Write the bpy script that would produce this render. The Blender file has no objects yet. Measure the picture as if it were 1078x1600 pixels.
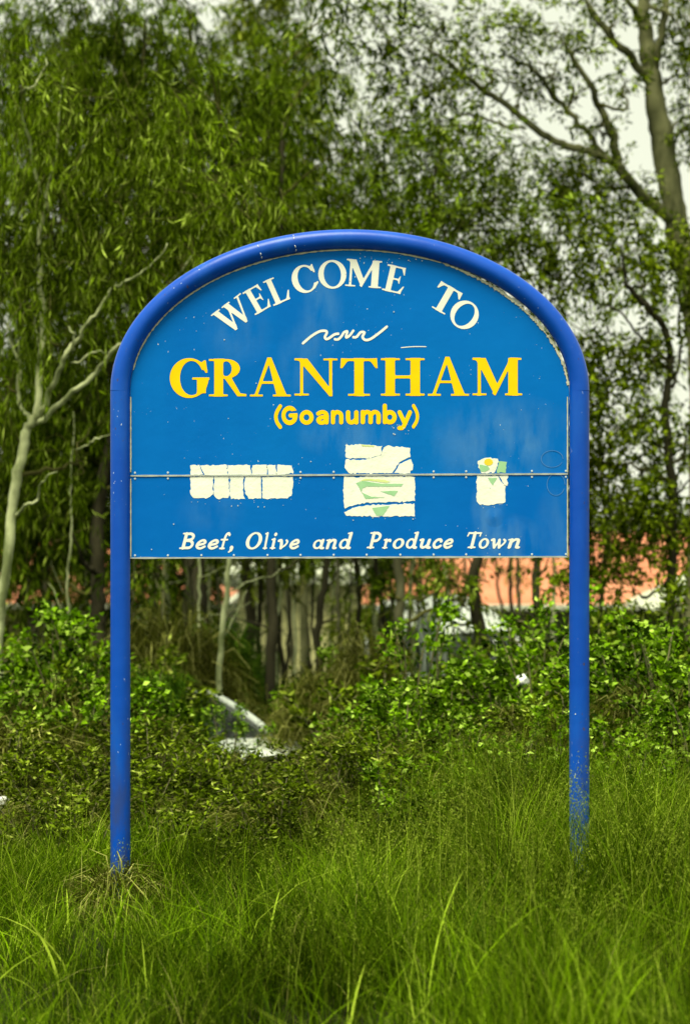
import bpy, bmesh, math, random
import numpy as np
from mathutils import Vector, Matrix, geometry

random.seed(7)
RNG = np.random.default_rng(7)
R = math.radians
SC = bpy.context.scene
COL = SC.collection

# ------------------------------------------------------------------ camera
CAM_Z = 1.785
FPX = 70.0 / 36.0 * 1600.0            # focal length in photograph pixels
cd = bpy.data.cameras.new('camera')
cam = bpy.data.objects.new('camera', cd); COL.objects.link(cam)
cam.location = (0, 0, CAM_Z); cam.rotation_euler = (R(90), 0, 0)
cd.sensor_fit = 'VERTICAL'; cd.sensor_height = 36.0; cd.sensor_width = 24.25; cd.lens = 70.0
cd.clip_start = 0.1; cd.clip_end = 3000
cd.dof.use_dof = True; cd.dof.focus_distance = 9.97; cd.dof.aperture_fstop = 2.0
SC.camera = cam

# ------------------------------------------------------------------ world: pale overcast sky
SUN_EL, SUN_AZ = R(66), R(205)        # azimuth from +Y clockwise: behind the camera, a little to the left
w = bpy.data.worlds.new('World'); SC.world = w; w.use_nodes = True
nt = w.node_tree; nt.nodes.clear()
out = nt.nodes.new('ShaderNodeOutputWorld'); bg = nt.nodes.new('ShaderNodeBackground')
sky = nt.nodes.new('ShaderNodeTexSky'); sky.sky_type = 'NISHITA'; sky.sun_disc = False
sky.sun_elevation = SUN_EL; sky.sun_rotation = SUN_AZ
sky.air_density = 1.0; sky.dust_density = 2.0
tc = nt.nodes.new('ShaderNodeTexCoord'); nz = nt.nodes.new('ShaderNodeTexNoise')
nz.inputs['Scale'].default_value = 2.2; nz.inputs['Detail'].default_value = 5
nt.links.new(tc.outputs['Generated'], nz.inputs['Vector'])
cr = nt.nodes.new('ShaderNodeValToRGB')
cr.color_ramp.elements[0].position = 0.3; cr.color_ramp.elements[0].color = (6.9, 7.15, 5.5, 1)
cr.color_ramp.elements[1].position = 0.75; cr.color_ramp.elements[1].color = (8.4, 8.6, 6.9, 1)
nt.links.new(nz.outputs['Fac'], cr.inputs['Fac'])
mx = nt.nodes.new('ShaderNodeMixRGB'); mx.inputs['Fac'].default_value = 0.93
nt.links.new(sky.outputs['Color'], mx.inputs['Color1']); nt.links.new(cr.outputs['Color'], mx.inputs['Color2'])
nt.links.new(mx.outputs['Color'], bg.inputs['Color']); bg.inputs['Strength'].default_value = 0.1
nt.links.new(bg.outputs['Background'], out.inputs['Surface'])

# ------------------------------------------------------------------ sun (veiled)
sd = bpy.data.lights.new('sun', 'SUN'); sd.energy = 4.6; sd.angle = R(30); sd.color = (1.0, 0.97, 0.74)
so = bpy.data.objects.new('sun', sd); COL.objects.link(so)
sdir = Vector((math.sin(SUN_AZ) * math.cos(SUN_EL), math.cos(SUN_AZ) * math.cos(SUN_EL), math.sin(SUN_EL)))
so.rotation_euler = sdir.to_track_quat('Z', 'Y').to_euler(); so.location = (0, 0, 30)

# ------------------------------------------------------------------ exposure
SC.view_settings.view_transform = 'Standard'; SC.view_settings.look = 'None'
SC.view_settings.exposure = 0.45; SC.view_settings.gamma = 1.0; SC.view_settings.use_curve_mapping = False
SC.render.engine = 'CYCLES'
SC.cycles.max_bounces = 6; SC.cycles.diffuse_bounces = 1; SC.cycles.glossy_bounces = 3
SC.cycles.transmission_bounces = 4; SC.cycles.transparent_max_bounces = 6
SC.cycles.use_denoising = True

# ================================================================== helpers
def P(px, py, Y):
    """photograph pixel and distance -> place in the world"""
    return np.array([(px - 539.0) / FPX * Y, Y, CAM_Z - (py - 800.0) / FPX * Y])

def smooth(a, b, x):
    t = np.clip((x - a) / (b - a), 0, 1); return t * t * (3 - 2 * t)

def gz(x, y):
    """ground height"""
    x = np.asarray(x, float); y = np.asarray(y, float)
    z = -0.22 + 0.10 * smooth(-0.6, 1.4, x) * (1 - smooth(10.5, 14, y))
    z = z - 1.0 * smooth(11.0, 17.0, y) - 0.35 * smooth(17, 26, y) - 1.0 * smooth(26, 40, y)
    z = z + 0.05 * np.sin(x * 1.7 + y * .6) * np.cos(y * 1.1 - x * .4) + 0.03 * np.sin(3.1 * x + 1.0) * np.sin(2.7 * y)
    return z

def ngnode(m, t): return m.node_tree.nodes.new(t)

def mat(name, col, col2=None, rough=0.6, scale=8.0, bump=0.0, bscale=None, spec=0.5, metal=0.0, detail=6.0,
        stretch=(1, 1, 1), ramp=(0.35, 0.7), coat=0.0):
    m = bpy.data.materials.new(name); m.use_nodes = True
    N, L = m.node_tree.nodes, m.node_tree.links
    b = N['Principled BSDF']; b.inputs['Roughness'].default_value = rough
    b.inputs['Metallic'].default_value = metal; b.inputs['Specular IOR Level'].default_value = spec
    b.inputs['Coat Weight'].default_value = coat
    tcn = N.new('ShaderNodeTexCoord'); mp = N.new('ShaderNodeMapping'); mp.inputs['Scale'].default_value = stretch
    L.new(tcn.outputs['Object'], mp.inputs['Vector'])
    n = N.new('ShaderNodeTexNoise'); n.inputs['Scale'].default_value = scale; n.inputs['Detail'].default_value = detail
    L.new(mp.outputs['Vector'], n.inputs['Vector'])
    r = N.new('ShaderNodeValToRGB'); r.color_ramp.elements[0].position = ramp[0]; r.color_ramp.elements[1].position = ramp[1]
    r.color_ramp.elements[0].color = (*col, 1); r.color_ramp.elements[1].color = (*(col2 or col), 1)
    L.new(n.outputs['Fac'], r.inputs['Fac']); L.new(r.outputs['Color'], b.inputs['Base Color'])
    if bump:
        n2 = N.new('ShaderNodeTexNoise'); n2.inputs['Scale'].default_value = bscale or scale * 3; n2.inputs['Detail'].default_value = 6
        L.new(mp.outputs['Vector'], n2.inputs['Vector'])
        bp = N.new('ShaderNodeBump'); bp.inputs['Strength'].default_value = bump; bp.inputs['Distance'].default_value = 0.02
        L.new(n2.outputs['Fac'], bp.inputs['Height']); L.new(bp.outputs['Normal'], b.inputs['Normal'])
    return m

def leafmat(name, cols, transl=0.35, rough=0.55, spec=0.35, patch=0.0, patch_col=(0.1, 0.08, 0.02), pscale=1.0, tcol=(1.1, 1.2, 0.5), hue=(0.88, 1.0, 1.0), var=(0.55, 1.55), vscale=1.4, gain=1.0):
    """thin leaf: colour differs from leaf to leaf; part of the light passes through"""
    m = bpy.data.materials.new(name); m.use_nodes = True
    N, L = m.node_tree.nodes, m.node_tree.links
    b = N['Principled BSDF']; b.inputs['Roughness'].default_value = rough; b.inputs['Specular IOR Level'].default_value = spec
    g = N.new('ShaderNodeNewGeometry'); r = N.new('ShaderNodeValToRGB')
    e = r.color_ramp.elements
    while len(e) < len(cols): e.new(0.5)
    for i, (p, c) in enumerate(cols):
        e[i].position = p if p in (0.0, 1.0) else min(.9, p + .08); kk = .6 if p < .3 else .72 if p < .65 else .92; e[i].color = (c[0] * kk * hue[0] * gain, c[1] * kk * hue[1] * gain, c[2] * kk * hue[2] * gain, 1)  # bright ramp end stands in for leaf glints, dark end for shaded gaps
    L.new(g.outputs['Random Per Island'], r.inputs['Fac'])
    src = r.outputs['Color']
    if patch:
        tcn = N.new('ShaderNodeTexCoord'); n = N.new('ShaderNodeTexNoise'); n.inputs['Scale'].default_value = pscale
        L.new(tcn.outputs['Object'], n.inputs['Vector'])
        r2 = N.new('ShaderNodeValToRGB'); r2.color_ramp.elements[0].position = 0.5; r2.color_ramp.elements[1].position = 0.72
        r2.color_ramp.elements[0].color = (0, 0, 0, 1); r2.color_ramp.elements[1].color = (patch, patch, patch, 1)
        L.new(n.outputs['Fac'], r2.inputs['Fac'])
        mxx = N.new('ShaderNodeMixRGB'); L.new(r2.outputs['Color'], mxx.inputs['Fac']); L.new(src, mxx.inputs['Color1'])
        mxx.inputs['Color2'].default_value = (*patch_col, 1); src = mxx.outputs['Color']
    tcv = N.new('ShaderNodeTexCoord'); nv = N.new('ShaderNodeTexNoise'); nv.inputs['Scale'].default_value = vscale; nv.inputs['Detail'].default_value = 3
    L.new(tcv.outputs['Object'], nv.inputs['Vector'])
    rv = N.new('ShaderNodeMapRange'); rv.inputs['From Min'].default_value = .36; rv.inputs['From Max'].default_value = .64; rv.inputs['To Min'].default_value = var[0]; rv.inputs['To Max'].default_value = var[1]
    L.new(nv.outputs['Fac'], rv.inputs['Value'])
    vm = N.new('ShaderNodeVectorMath'); vm.operation = 'SCALE'; L.new(src, vm.inputs[0]); L.new(rv.outputs['Result'], vm.inputs['Scale']); src = vm.outputs['Vector']
    L.new(src, b.inputs['Base Color'])
    t = N.new('ShaderNodeBsdfTranslucent'); mu = N.new('ShaderNodeMixRGB'); mu.blend_type = 'MULTIPLY'; mu.inputs['Fac'].default_value = 1
    L.new(src, mu.inputs['Color1']); mu.inputs['Color2'].default_value = (*tcol, 1)
    L.new(mu.outputs['Color'], t.inputs['Color'])
    ms = N.new('ShaderNodeMixShader'); ms.inputs['Fac'].default_value = transl
    L.new(b.outputs['BSDF'], ms.inputs[1]); L.new(t.outputs['BSDF'], ms.inputs[2])
    L.new(ms.outputs['Shader'], N['Material Output'].inputs['Surface'])
    return m

def tag(o, label=None, cat=None, group=None, kind=None):
    if label: o['label'] = label
    if cat: o['category'] = cat
    if group: o['group'] = group
    if kind: o['kind'] = kind
    return o

def empty(name, loc=(0, 0, 0), rz=0):
    o = bpy.data.objects.new(name, None); COL.objects.link(o); o.location = [float(c) for c in loc]; o.rotation_euler = (0, 0, rz)
    o.empty_display_size = 0.2
    return o

def npmesh(name, verts, quads=None, tris=None, smooth_=False):
    verts = np.asarray(verts, np.float32).reshape(-1, 3)
    me = bpy.data.meshes.new(name)
    q = np.zeros((0, 4), np.int32) if quads is None or len(quads) == 0 else np.asarray(quads, np.int32)
    t = np.zeros((0, 3), np.int32) if tris is None or len(tris) == 0 else np.asarray(tris, np.int32)
    me.vertices.add(len(verts)); me.vertices.foreach_set('co', verts.ravel())
    nl = q.size + t.size
    me.loops.add(nl); me.loops.foreach_set('vertex_index', np.concatenate([q.ravel(), t.ravel()]).astype(np.int32))
    nf = len(q) + len(t); me.polygons.add(nf)
    ls = np.concatenate([np.arange(len(q)) * 4, q.size + np.arange(len(t)) * 3]).astype(np.int32)
    me.polygons.foreach_set('loop_start', ls)
    me.update(calc_edges=True); me.validate()
    if smooth_: me.polygons.foreach_set('use_smooth', np.ones(len(me.polygons), bool))
    return me

def obj(name, me, m, parent=None, loc=None):
    o = bpy.data.objects.new(name, me); COL.objects.link(o)
    if m is not None and len(me.materials) == 0: me.materials.append(m)
    if parent is not None: o.parent = parent
    if loc is not None: o.location = loc
    return o

def bmobj(name, bm, m, parent=None, smooth_=False, bevel=0.0, loc=None):
    bmesh.ops.recalc_face_normals(bm, faces=bm.faces)
    me = bpy.data.meshes.new(name); bm.to_mesh(me); bm.free()
    if smooth_: me.polygons.foreach_set('use_smooth', np.ones(len(me.polygons), bool))
    o = obj(name, me, m, parent, loc)
    if bevel:
        md = o.modifiers.new('bevel', 'BEVEL'); md.width = bevel; md.segments = 2; md.limit_method = 'ANGLE'
    return o

def box(bm, x0, x1, y0, y1, z0, z1):
    v = [bm.verts.new(p) for p in ((x0, y0, z0), (x1, y0, z0), (x1, y1, z0), (x0, y1, z0), (x0, y0, z1), (x1, y0, z1), (x1, y1, z1), (x0, y1, z1))]
    for f in ((0, 3, 2, 1), (4, 5, 6, 7), (0, 1, 5, 4), (1, 2, 6, 5), (2, 3, 7, 6), (3, 0, 4, 7)): bm.faces.new([v[i] for i in f])

def boxobj(name, b, m, parent, bevel=0.0):
    bm = bmesh.new(); box(bm, *b); return bmobj(name, bm, m, parent, bevel=bevel)

def catmull(pts, n):
    """smooth a polyline whose points may carry extra columns"""
    p = np.asarray(pts, float); p = np.vstack([2 * p[0] - p[1], p, 2 * p[-1] - p[-2]])
    res = []
    for i in range(1, len(p) - 2):
        t = np.linspace(0, 1, n, endpoint=False)[:, None]
        a, b, c, d = p[i - 1], p[i], p[i + 1], p[i + 2]
        res.append(0.5 * ((2 * b) + (-a + c) * t + (2 * a - 5 * b + 4 * c - d) * t ** 2 + (-a + 3 * b - 3 * c + d) * t ** 3))
    res.append(p[-2][None]); return np.vstack(res)

class Acc:
    """collects tubes and leaves for one mesh"""
    def __init__(s): s.v = []; s.q = []; s.t = []; s.n = 0
    def add(s, v, q=None, t=None):
        if q is not None and len(q): s.q.append(np.asarray(q) + s.n)
        if t is not None and len(t): s.t.append(np.asarray(t) + s.n)
        v = np.asarray(v).reshape(-1, 3); s.v.append(v); s.n += len(v)
    def tube(s, pts, rad, sides=6, cap=True, ref=None):
        pts = np.asarray(pts, float); n = len(pts); rad = np.broadcast_to(np.asarray(rad, float), (n,))
        d = np.gradient(pts, axis=0); d /= np.linalg.norm(d, axis=1)[:, None] + 1e-9
        if ref is None: ref = np.array([0, 0, 1.]) if abs(d[:, 2]).mean() < 0.8 else np.array([0, 1., 0])
        u = np.cross(d, ref); u /= np.linalg.norm(u, axis=1)[:, None] + 1e-9; w_ = np.cross(d, u)
        a = np.arange(sides) / sides * 2 * math.pi
        ring = pts[:, None] + rad[:, None, None] * (np.cos(a)[None, :, None] * u[:, None] + np.sin(a)[None, :, None] * w_[:, None])
        i = np.arange(n - 1)[:, None] * sides; j = np.arange(sides)[None]; k = (j + 1) % sides
        q = np.stack([i + j, i + k, i + sides + k, i + sides + j], -1).reshape(-1, 4)
        s.add(ring, q)
        if cap:
            v0 = s.n; s.add(np.array([pts[0], pts[-1]]))
            b0 = v0 - n * sides
            jj = np.arange(sides); kk = (jj + 1) % sides
            s.t.append(np.stack([np.full(sides, v0), b0 + kk, b0 + jj], -1))
            s.t.append(np.stack([np.full(sides, v0 + 1), b0 + (n - 1) * sides + jj, b0 + (n - 1) * sides + kk], -1))
    def leaves(s, c, d, L, W, fold=0.25, rng=RNG):
        c = np.asarray(c); n = len(c)
        d = d / (np.linalg.norm(d, axis=1)[:, None] + 1e-9)
        r = rng.normal(size=(n, 3)); u = np.cross(d, r); u /= np.linalg.norm(u, axis=1)[:, None] + 1e-9
        nn = np.cross(u, d)
        L = np.broadcast_to(L, (n,))[:, None]; W = np.broadcast_to(W, (n,))[:, None]
        mid = c + d * L * 0.45 + nn * W * fold
        v = np.stack([c, mid + u * W * .5, c + d * L + nn * W * fold * -0.6, mid - u * W * .5], 1)
        s.add(v, np.arange(n * 4).reshape(n, 4))
    def mesh(s, name, smooth_=False):
        return npmesh(name, np.vstack(s.v), np.vstack(s.q) if s.q else None, np.vstack(s.t) if s.t else None, smooth_)

def unit(v): return v / (np.linalg.norm(v, axis=-1, keepdims=True) + 1e-9)

# ================================================================== materials
M = {}
M['soil'] = mat('ground_soil', (0.014, 0.013, 0.006), (0.025, 0.03, 0.007), 0.95, 1.5, 0.8, 30, spec=0.1)
M['grass'] = leafmat('grass_blade', [(0.0, (0.012, 0.026, 0.0006)), (0.35, (0.05, 0.095, 0.0012)), (0.75, (0.15, 0.235, 0.002)), (1.0, (0.36, 0.42, 0.04))], 0.3, 0.6, 0.015, 0.5, (0.022, 0.045, 0.001), 1.5, gain=1.2, vscale=1.1, hue=(.90, 1, 1), var=(.42, 1.5))
M['seed'] = leafmat('grass_seedhead', [(0.0, (0.12, 0.155, 0.005)), (1.0, (0.36, 0.40, 0.05))], 0.4, 0.8, 0.02)
M['dry'] = leafmat('dry_grass', [(0.0, (0.03, 0.033, 0.003)), (0.6, (0.13, 0.14, 0.016)), (1.0, (0.44, 0.42, 0.12))], 0.2, 0.8, 0.02, hue=(.95, 1, 1))
M['weep'] = leafmat('weeping_creeper_leaf', [(0.0, (0.012, 0.032, 0.002)), (0.6, (0.06, 0.13, 0.004)), (1.0, (0.20, 0.31, 0.02))], 0.25, 0.5, 0.03)
M['gum'] = leafmat('gum_leaf', [(0.0, (0.014, 0.024, 0.0005)), (0.4, (0.07, 0.105, 0.0015)), (0.75, (0.19, 0.26, 0.006)), (1.0, (0.48, 0.54, 0.09))], 0.3, 0.6, 0.015, 0.4, (0.16, 0.27, 0.005), 0.8, gain=1.15)
M['gum_far'] = leafmat('gum_leaf_greyish', [(0.0, (0.035, 0.047, 0.002)), (0.6, (0.12, 0.16, 0.006)), (1.0, (0.34, 0.39, 0.05))], 0.42, 0.6, 0.015, hue=(.97, 1, 1), gain=1.55)
M['gum_dark'] = leafmat('gum_leaf_dark', [(0.0, (0.008, 0.016, 0.0004)), (0.45, (0.045, 0.075, 0.0015)), (0.8, (0.15, 0.21, 0.006)), (1.0, (0.38, 0.44, 0.06))], 0.3, 0.6, 0.015, 0.6, (0.10, 0.155, 0.003), 0.7)
M['gum_right'] = leafmat('gum_leaf_small_dark', [(0.0, (0.009, 0.015, 0.0004)), (0.5, (0.05, 0.075, 0.0015)), (1.0, (0.22, 0.28, 0.010))], 0.48, 0.6, 0.015, hue=(.95, 1, 1), gain=1.65)
M['gum_back'] = leafmat('gum_leaf_far_shade', [(0.0, (0.008, 0.014, 0.0004)), (0.6, (0.04, 0.062, 0.0015)), (1.0, (0.17, 0.22, 0.010))], 0.25, 0.6, 0.015)  # darkened leaf colour stands in for shade behind the nearer crowns
M['shrub'] = leafmat('shrub_leaf', [(0.0, (0.008, 0.018, 0.0005)), (0.4, (0.055, 0.11, 0.0015)), (0.75, (0.18, 0.29, 0.004)), (1.0, (0.50, 0.60, 0.10))], 0.28, 0.45, 0.02, 0.4, (0.03, 0.055, 0.0015), 2.0, vscale=2.2, gain=1.45, hue=(.86, 1, 1), var=(.4, 1.6))
M['shrub_b'] = leafmat('shrub_leaf_olive', [(0.0, (0.008, 0.013, 0.0005)), (0.45, (0.055, 0.085, 0.0015)), (0.85, (0.19, 0.245, 0.008)), (1.0, (0.44, 0.47, 0.09))], 0.25, 0.5, 0.02, 0.5, (0.04, 0.04, 0.003), 1.6, hue=(.9, 1, 1), vscale=2.2, gain=1.25, var=(.4, 1.6))
M['stem'] = mat('shrub_stem', (0.09, 0.085, 0.035), (0.17, 0.16, 0.06), 0.85, 12)
M['twig'] = mat('twig_bark', (0.055, 0.055, 0.014), (0.11, 0.11, 0.03), 0.9, 9, spec=.05)
M['bark_pale'] = mat('bark_pale_gum', (0.16, 0.19, 0.075), (0.46, 0.50, 0.26), 0.85, 7.0, 0.7, 22, 0.1, stretch=(1, 1, .4), ramp=(.38, .58))
M['bark_grey'] = mat('bark_grey', (0.05, 0.055, 0.022), (0.19, 0.195, 0.09), 0.9, 5.0, 0.9, 20, 0.1, stretch=(1, 1, .3), ramp=(.38, .62))
M['bark_dark'] = mat('bark_dark', (0.018, 0.017, 0.010), (0.06, 0.055, 0.028), 0.95, 5.0, 0.8, 24, 0.1, stretch=(1, 1, .25))
M['bark_mid'] = mat('bark_mid', (0.045, 0.045, 0.022), (0.12, 0.12, 0.06), 0.9, 4.0, 0.7, 20, 0.15, stretch=(1, 1, .25))

# ================================================================== ground
gx = np.concatenate([np.linspace(-900, -30, 14), np.linspace(-26, 26, 105), np.linspace(30, 900, 14)])
gy = np.concatenate([np.linspace(-200, -6, 8), np.linspace(-4, 46, 101), np.linspace(50, 2000, 22)])
XX, YY = np.meshgrid(gx, gy)
ZZ = gz(XX, YY)
nxg, nyg = len(gx), len(gy)
ii = (np.arange(nyg - 1)[:, None] * nxg + np.arange(nxg - 1)[None]).ravel()
gme = npmesh('ground', np.stack([XX, YY, ZZ], -1).reshape(-1, 3), np.stack([ii, ii + 1, ii + nxg + 1, ii + nxg], -1), None, True)
tag(obj('ground', gme, M['soil']), kind='structure')

# ================================================================== welcome sign
SY = 10.0                                # distance of the sign's plane
PXM = FPX / SY
def B(px, py): return ((px - 539.0) / PXM, CAM_Z - (py - 800.0) / PXM)      # board pixel -> (x, z)
SX0, SZ0 = B(546.5, 1355)[0], 0.0
sign = empty('welcome_sign', (SX0, SY, -0.12))
tag(sign, 'blue arched town welcome sign with white and yellow lettering on two pipe posts', 'sign')
def BL(px, py):
    x, z = B(px, py); return (x - SX0, z + 0.12)

def paint(name, col, fade, rough, chips=0.0, chip_scale=60, drips=0.0, haze=None, streak=True, dents=(), spec=0.05, dirt=0.0):
    m = bpy.data.materials.new(name); m.use_nodes = True
    N, L = m.node_tree.nodes, m.node_tree.links
    b = N['Principled BSDF']; b.inputs['Roughness'].default_value = rough; b.inputs['Specular IOR Level'].default_value = spec
    t = N.new('ShaderNodeTexCoord')
    def noise(scale, detail, stretch=(1, 1, 1), lo=0.4, hi=0.7):
        mp = N.new('ShaderNodeMapping'); mp.inputs['Scale'].default_value = stretch; L.new(t.outputs['Object'], mp.inputs['Vector'])
        n = N.new('ShaderNodeTexNoise'); n.inputs['Scale'].default_value = scale; n.inputs['Detail'].default_value = detail
        L.new(mp.outputs['Vector'], n.inputs['Vector'])
        r = N.new('ShaderNodeValToRGB'); r.color_ramp.elements[0].position = lo; r.color_ramp.elements[1].position = hi
        L.new(n.outputs['Fac'], r.inputs['Fac']); return r.outputs['Color']
    def mixc(fac, a, c, amt=1.0):
        mxx = N.new('ShaderNodeMixRGB')
        if amt != 1.0:
            mm = N.new('ShaderNodeMath'); mm.operation = 'MULTIPLY'; mm.inputs[1].default_value = amt; L.new(fac, mm.inputs[0]); fac = mm.outputs[0]
        L.new(fac, mxx.inputs['Fac'])
        if isinstance(a, tuple): mxx.inputs['Color1'].default_value = (*a, 1)
        else: L.new(a, mxx.inputs['Color1'])
        mxx.inputs['Color2'].default_value = (*c, 1); return mxx.outputs['Color']
    c = mixc(noise(1.6, 4, (1, 1, .6), .3, .75), col, fade)
    if streak: c = mixc(noise(9, 4, (1, 1, .12), .5, .85), c, fade, 0.45)
    if haze:
        for (hx, hz, hr, hc, ha) in haze:
            mp = N.new('ShaderNodeMapping'); mp.inputs['Location'].default_value = (-hx / hr[0], 0, -hz / hr[1]); mp.inputs['Scale'].default_value = (1 / hr[0], 0, 1 / hr[1])
            L.new(t.outputs['Object'], mp.inputs['Vector'])
            gr = N.new('ShaderNodeTexGradient'); gr.gradient_type = 'SPHERICAL'; L.new(mp.outputs['Vector'], gr.inputs['Vector'])
            rr = N.new('ShaderNodeValToRGB'); rr.color_ramp.elements[0].position = 0.0; rr.color_ramp.elements[1].position = 0.6
            L.new(gr.outputs['Fac'], rr.inputs['Fac'])
            mu = N.new('ShaderNodeMath'); mu.operation = 'MULTIPLY'; L.new(rr.outputs['Color'], mu.inputs[0]); L.new(noise(11, 6, (1, 1, .35), .38, .62), mu.inputs[1])
            c = mixc(mu.outputs[0], c, hc, ha * .55)
    if dirt:
        sp = N.new('ShaderNodeSeparateXYZ'); L.new(t.outputs['Object'], sp.inputs[0])
        mr = N.new('ShaderNodeMapRange'); mr.inputs['From Min'].default_value = .95; mr.inputs['From Max'].default_value = .1; L.new(sp.outputs['Z'], mr.inputs['Value'])
        mu = N.new('ShaderNodeMath'); mu.operation = 'MULTIPLY'; L.new(mr.outputs['Result'], mu.inputs[0]); L.new(noise(16, 6, (1, 1, .3), .42, .66), mu.inputs[1])
        c = mixc(mu.outputs[0], c, (0.045, 0.045, 0.02), dirt)
        c = mixc(noise(6, 8, (1, 1, .25), .52, .75), c, (0.008, 0.115, 0.52), .7)
        c = mixc(noise(34, 4, (1, 1, .6), .70, .74), c, (0.07, 0.05, 0.05), .8)
    if chips:
        n1 = noise(chip_scale, 3, (1, 1, .75), chips, chips + 0.012); n2 = noise(3.0, 3, (1, 1, 1), .5, .62)
        mu = N.new('ShaderNodeMath'); mu.operation = 'MULTIPLY'; L.new(n1, mu.inputs[0]); L.new(n2, mu.inputs[1])
        c = mixc(mu.outputs[0], c, (0.68, 0.72, 0.68))
    L.new(c, b.inputs['Base Color'])
    bp = N.new('ShaderNodeBump'); bp.inputs['Strength'].default_value = 0.25; bp.inputs['Distance'].default_value = 0.01
    L.new(noise(5, 3, (1, 1, 1), 0.2, 0.8), bp.inputs['Height']); last = bp
    for (hx, hz, hr) in dents:
        mp = N.new('ShaderNodeMapping'); mp.inputs['Location'].default_value = (-hx / hr, 0, -hz / hr); mp.inputs['Scale'].default_value = (1 / hr, 0, 1 / hr)
        L.new(t.outputs['Object'], mp.inputs['Vector'])
        gr = N.new('ShaderNodeTexGradient'); gr.gradient_type = 'SPHERICAL'; L.new(mp.outputs['Vector'], gr.inputs['Vector'])
        b2 = N.new('ShaderNodeBump'); b2.inputs['Strength'].default_value = .6; b2.inputs['Distance'].default_value = 0.007
        L.new(gr.outputs['Fac'], b2.inputs['Height']); L.new(last.outputs['Normal'], b2.inputs['Normal']); last = b2
    L.new(last.outputs['Normal'], b.inputs['Normal'])
    return m

def hz(px, py, rx, ry, c, a):
    x, z = BL(px, py); return (x, z, (rx / PXM, ry / PXM), c, a)
BLUE, BLUE2 = (0.0005, 0.125, 0.48), (0.001, 0.155, 0.52)
HZC = (0.10, 0.27, 0.52)
M['panel_up'] = paint('sign_panel_paint_upper', BLUE, BLUE2, 0.5, 0.725, 75,
    haze=[hz(785, 690, 130, 80, HZC, .75), hz(500, 480, 40, 90, HZC, .5), hz(370, 520, 60, 60, HZC, .3), hz(470, 560, 40, 60, HZC, .35), hz(545, 680, 90, 40, HZC, .6)])
dx, dz = BL(772, 808); dx2, dz2 = BL(795, 850)
M['panel_lo'] = paint('sign_panel_paint_lower', (0.0005, 0.115, 0.47), (0.001, 0.145, 0.51), 0.48, 0.735, 75,
    haze=[hz(762, 800, 30, 60, HZC, .7), hz(795, 850, 60, 50, HZC, .8), hz(870, 830, 40, 80, HZC, .35), hz(330, 800, 60, 40, HZC, .25)], dents=[(dx, dz, .05), (dx2, dz2, .13)])
M['pipe'] = paint('sign_pipe_paint', (0.0005, 0.052, 0.38), (0.001, 0.08, 0.50), 0.36, 0.70, 60, spec=0.28, dirt=.75)
M['white'] = mat('sign_white_vinyl', (0.76, 0.78, 0.69), (0.84, 0.85, 0.78), 0.55, 9, spec=.2)
M['yellow'] = mat('sign_yellow_vinyl', (0.90, 0.56, 0.001), (0.96, 0.63, 0.002), 0.6, 9, spec=.1)
M['outline'] = mat('sign_letter_shadow_edge', (0.42, 0.33, 0.12), (0.30, 0.29, 0.2), 0.6, 20)
M['alu'] = mat('sign_aluminium_strip', (0.42, 0.46, 0.42), (0.62, 0.66, 0.60), 0.4, 20, metal=0.5)
M['screw'] = mat('sign_screw_head', (0.40, 0.50, 0.55), (0.6, 0.66, 0.66), 0.4, 30)
M['edge'] = mat('sign_panel_edge', (0.42, 0.43, 0.30), (0.62, 0.62, 0.46), 0.7, 40)
M['sticker'] = mat('peeled_sticker', (0.78, 0.81, 0.68), (0.86, 0.88, 0.77), 0.65, 10, 0.12, 40, spec=.15)
M['st_green'] = mat('sticker_green_print', (0.28, 0.55, 0.27), (0.36, 0.62, 0.34), 0.6, 14)
M['st_lime'] = mat('sticker_lime_print', (0.62, 0.72, 0.24), (0.70, 0.76, 0.34), 0.6, 14)
M['st_yel'] = mat('sticker_yellow_print', (0.80, 0.60, 0.02), (0.82, 0.68, 0.05), 0.6, 14)
M['mark'] = mat('sign_scribble_mark', (0.02, 0.165, 0.49), (0.05, 0.20, 0.52), 0.6, 20)

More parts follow.
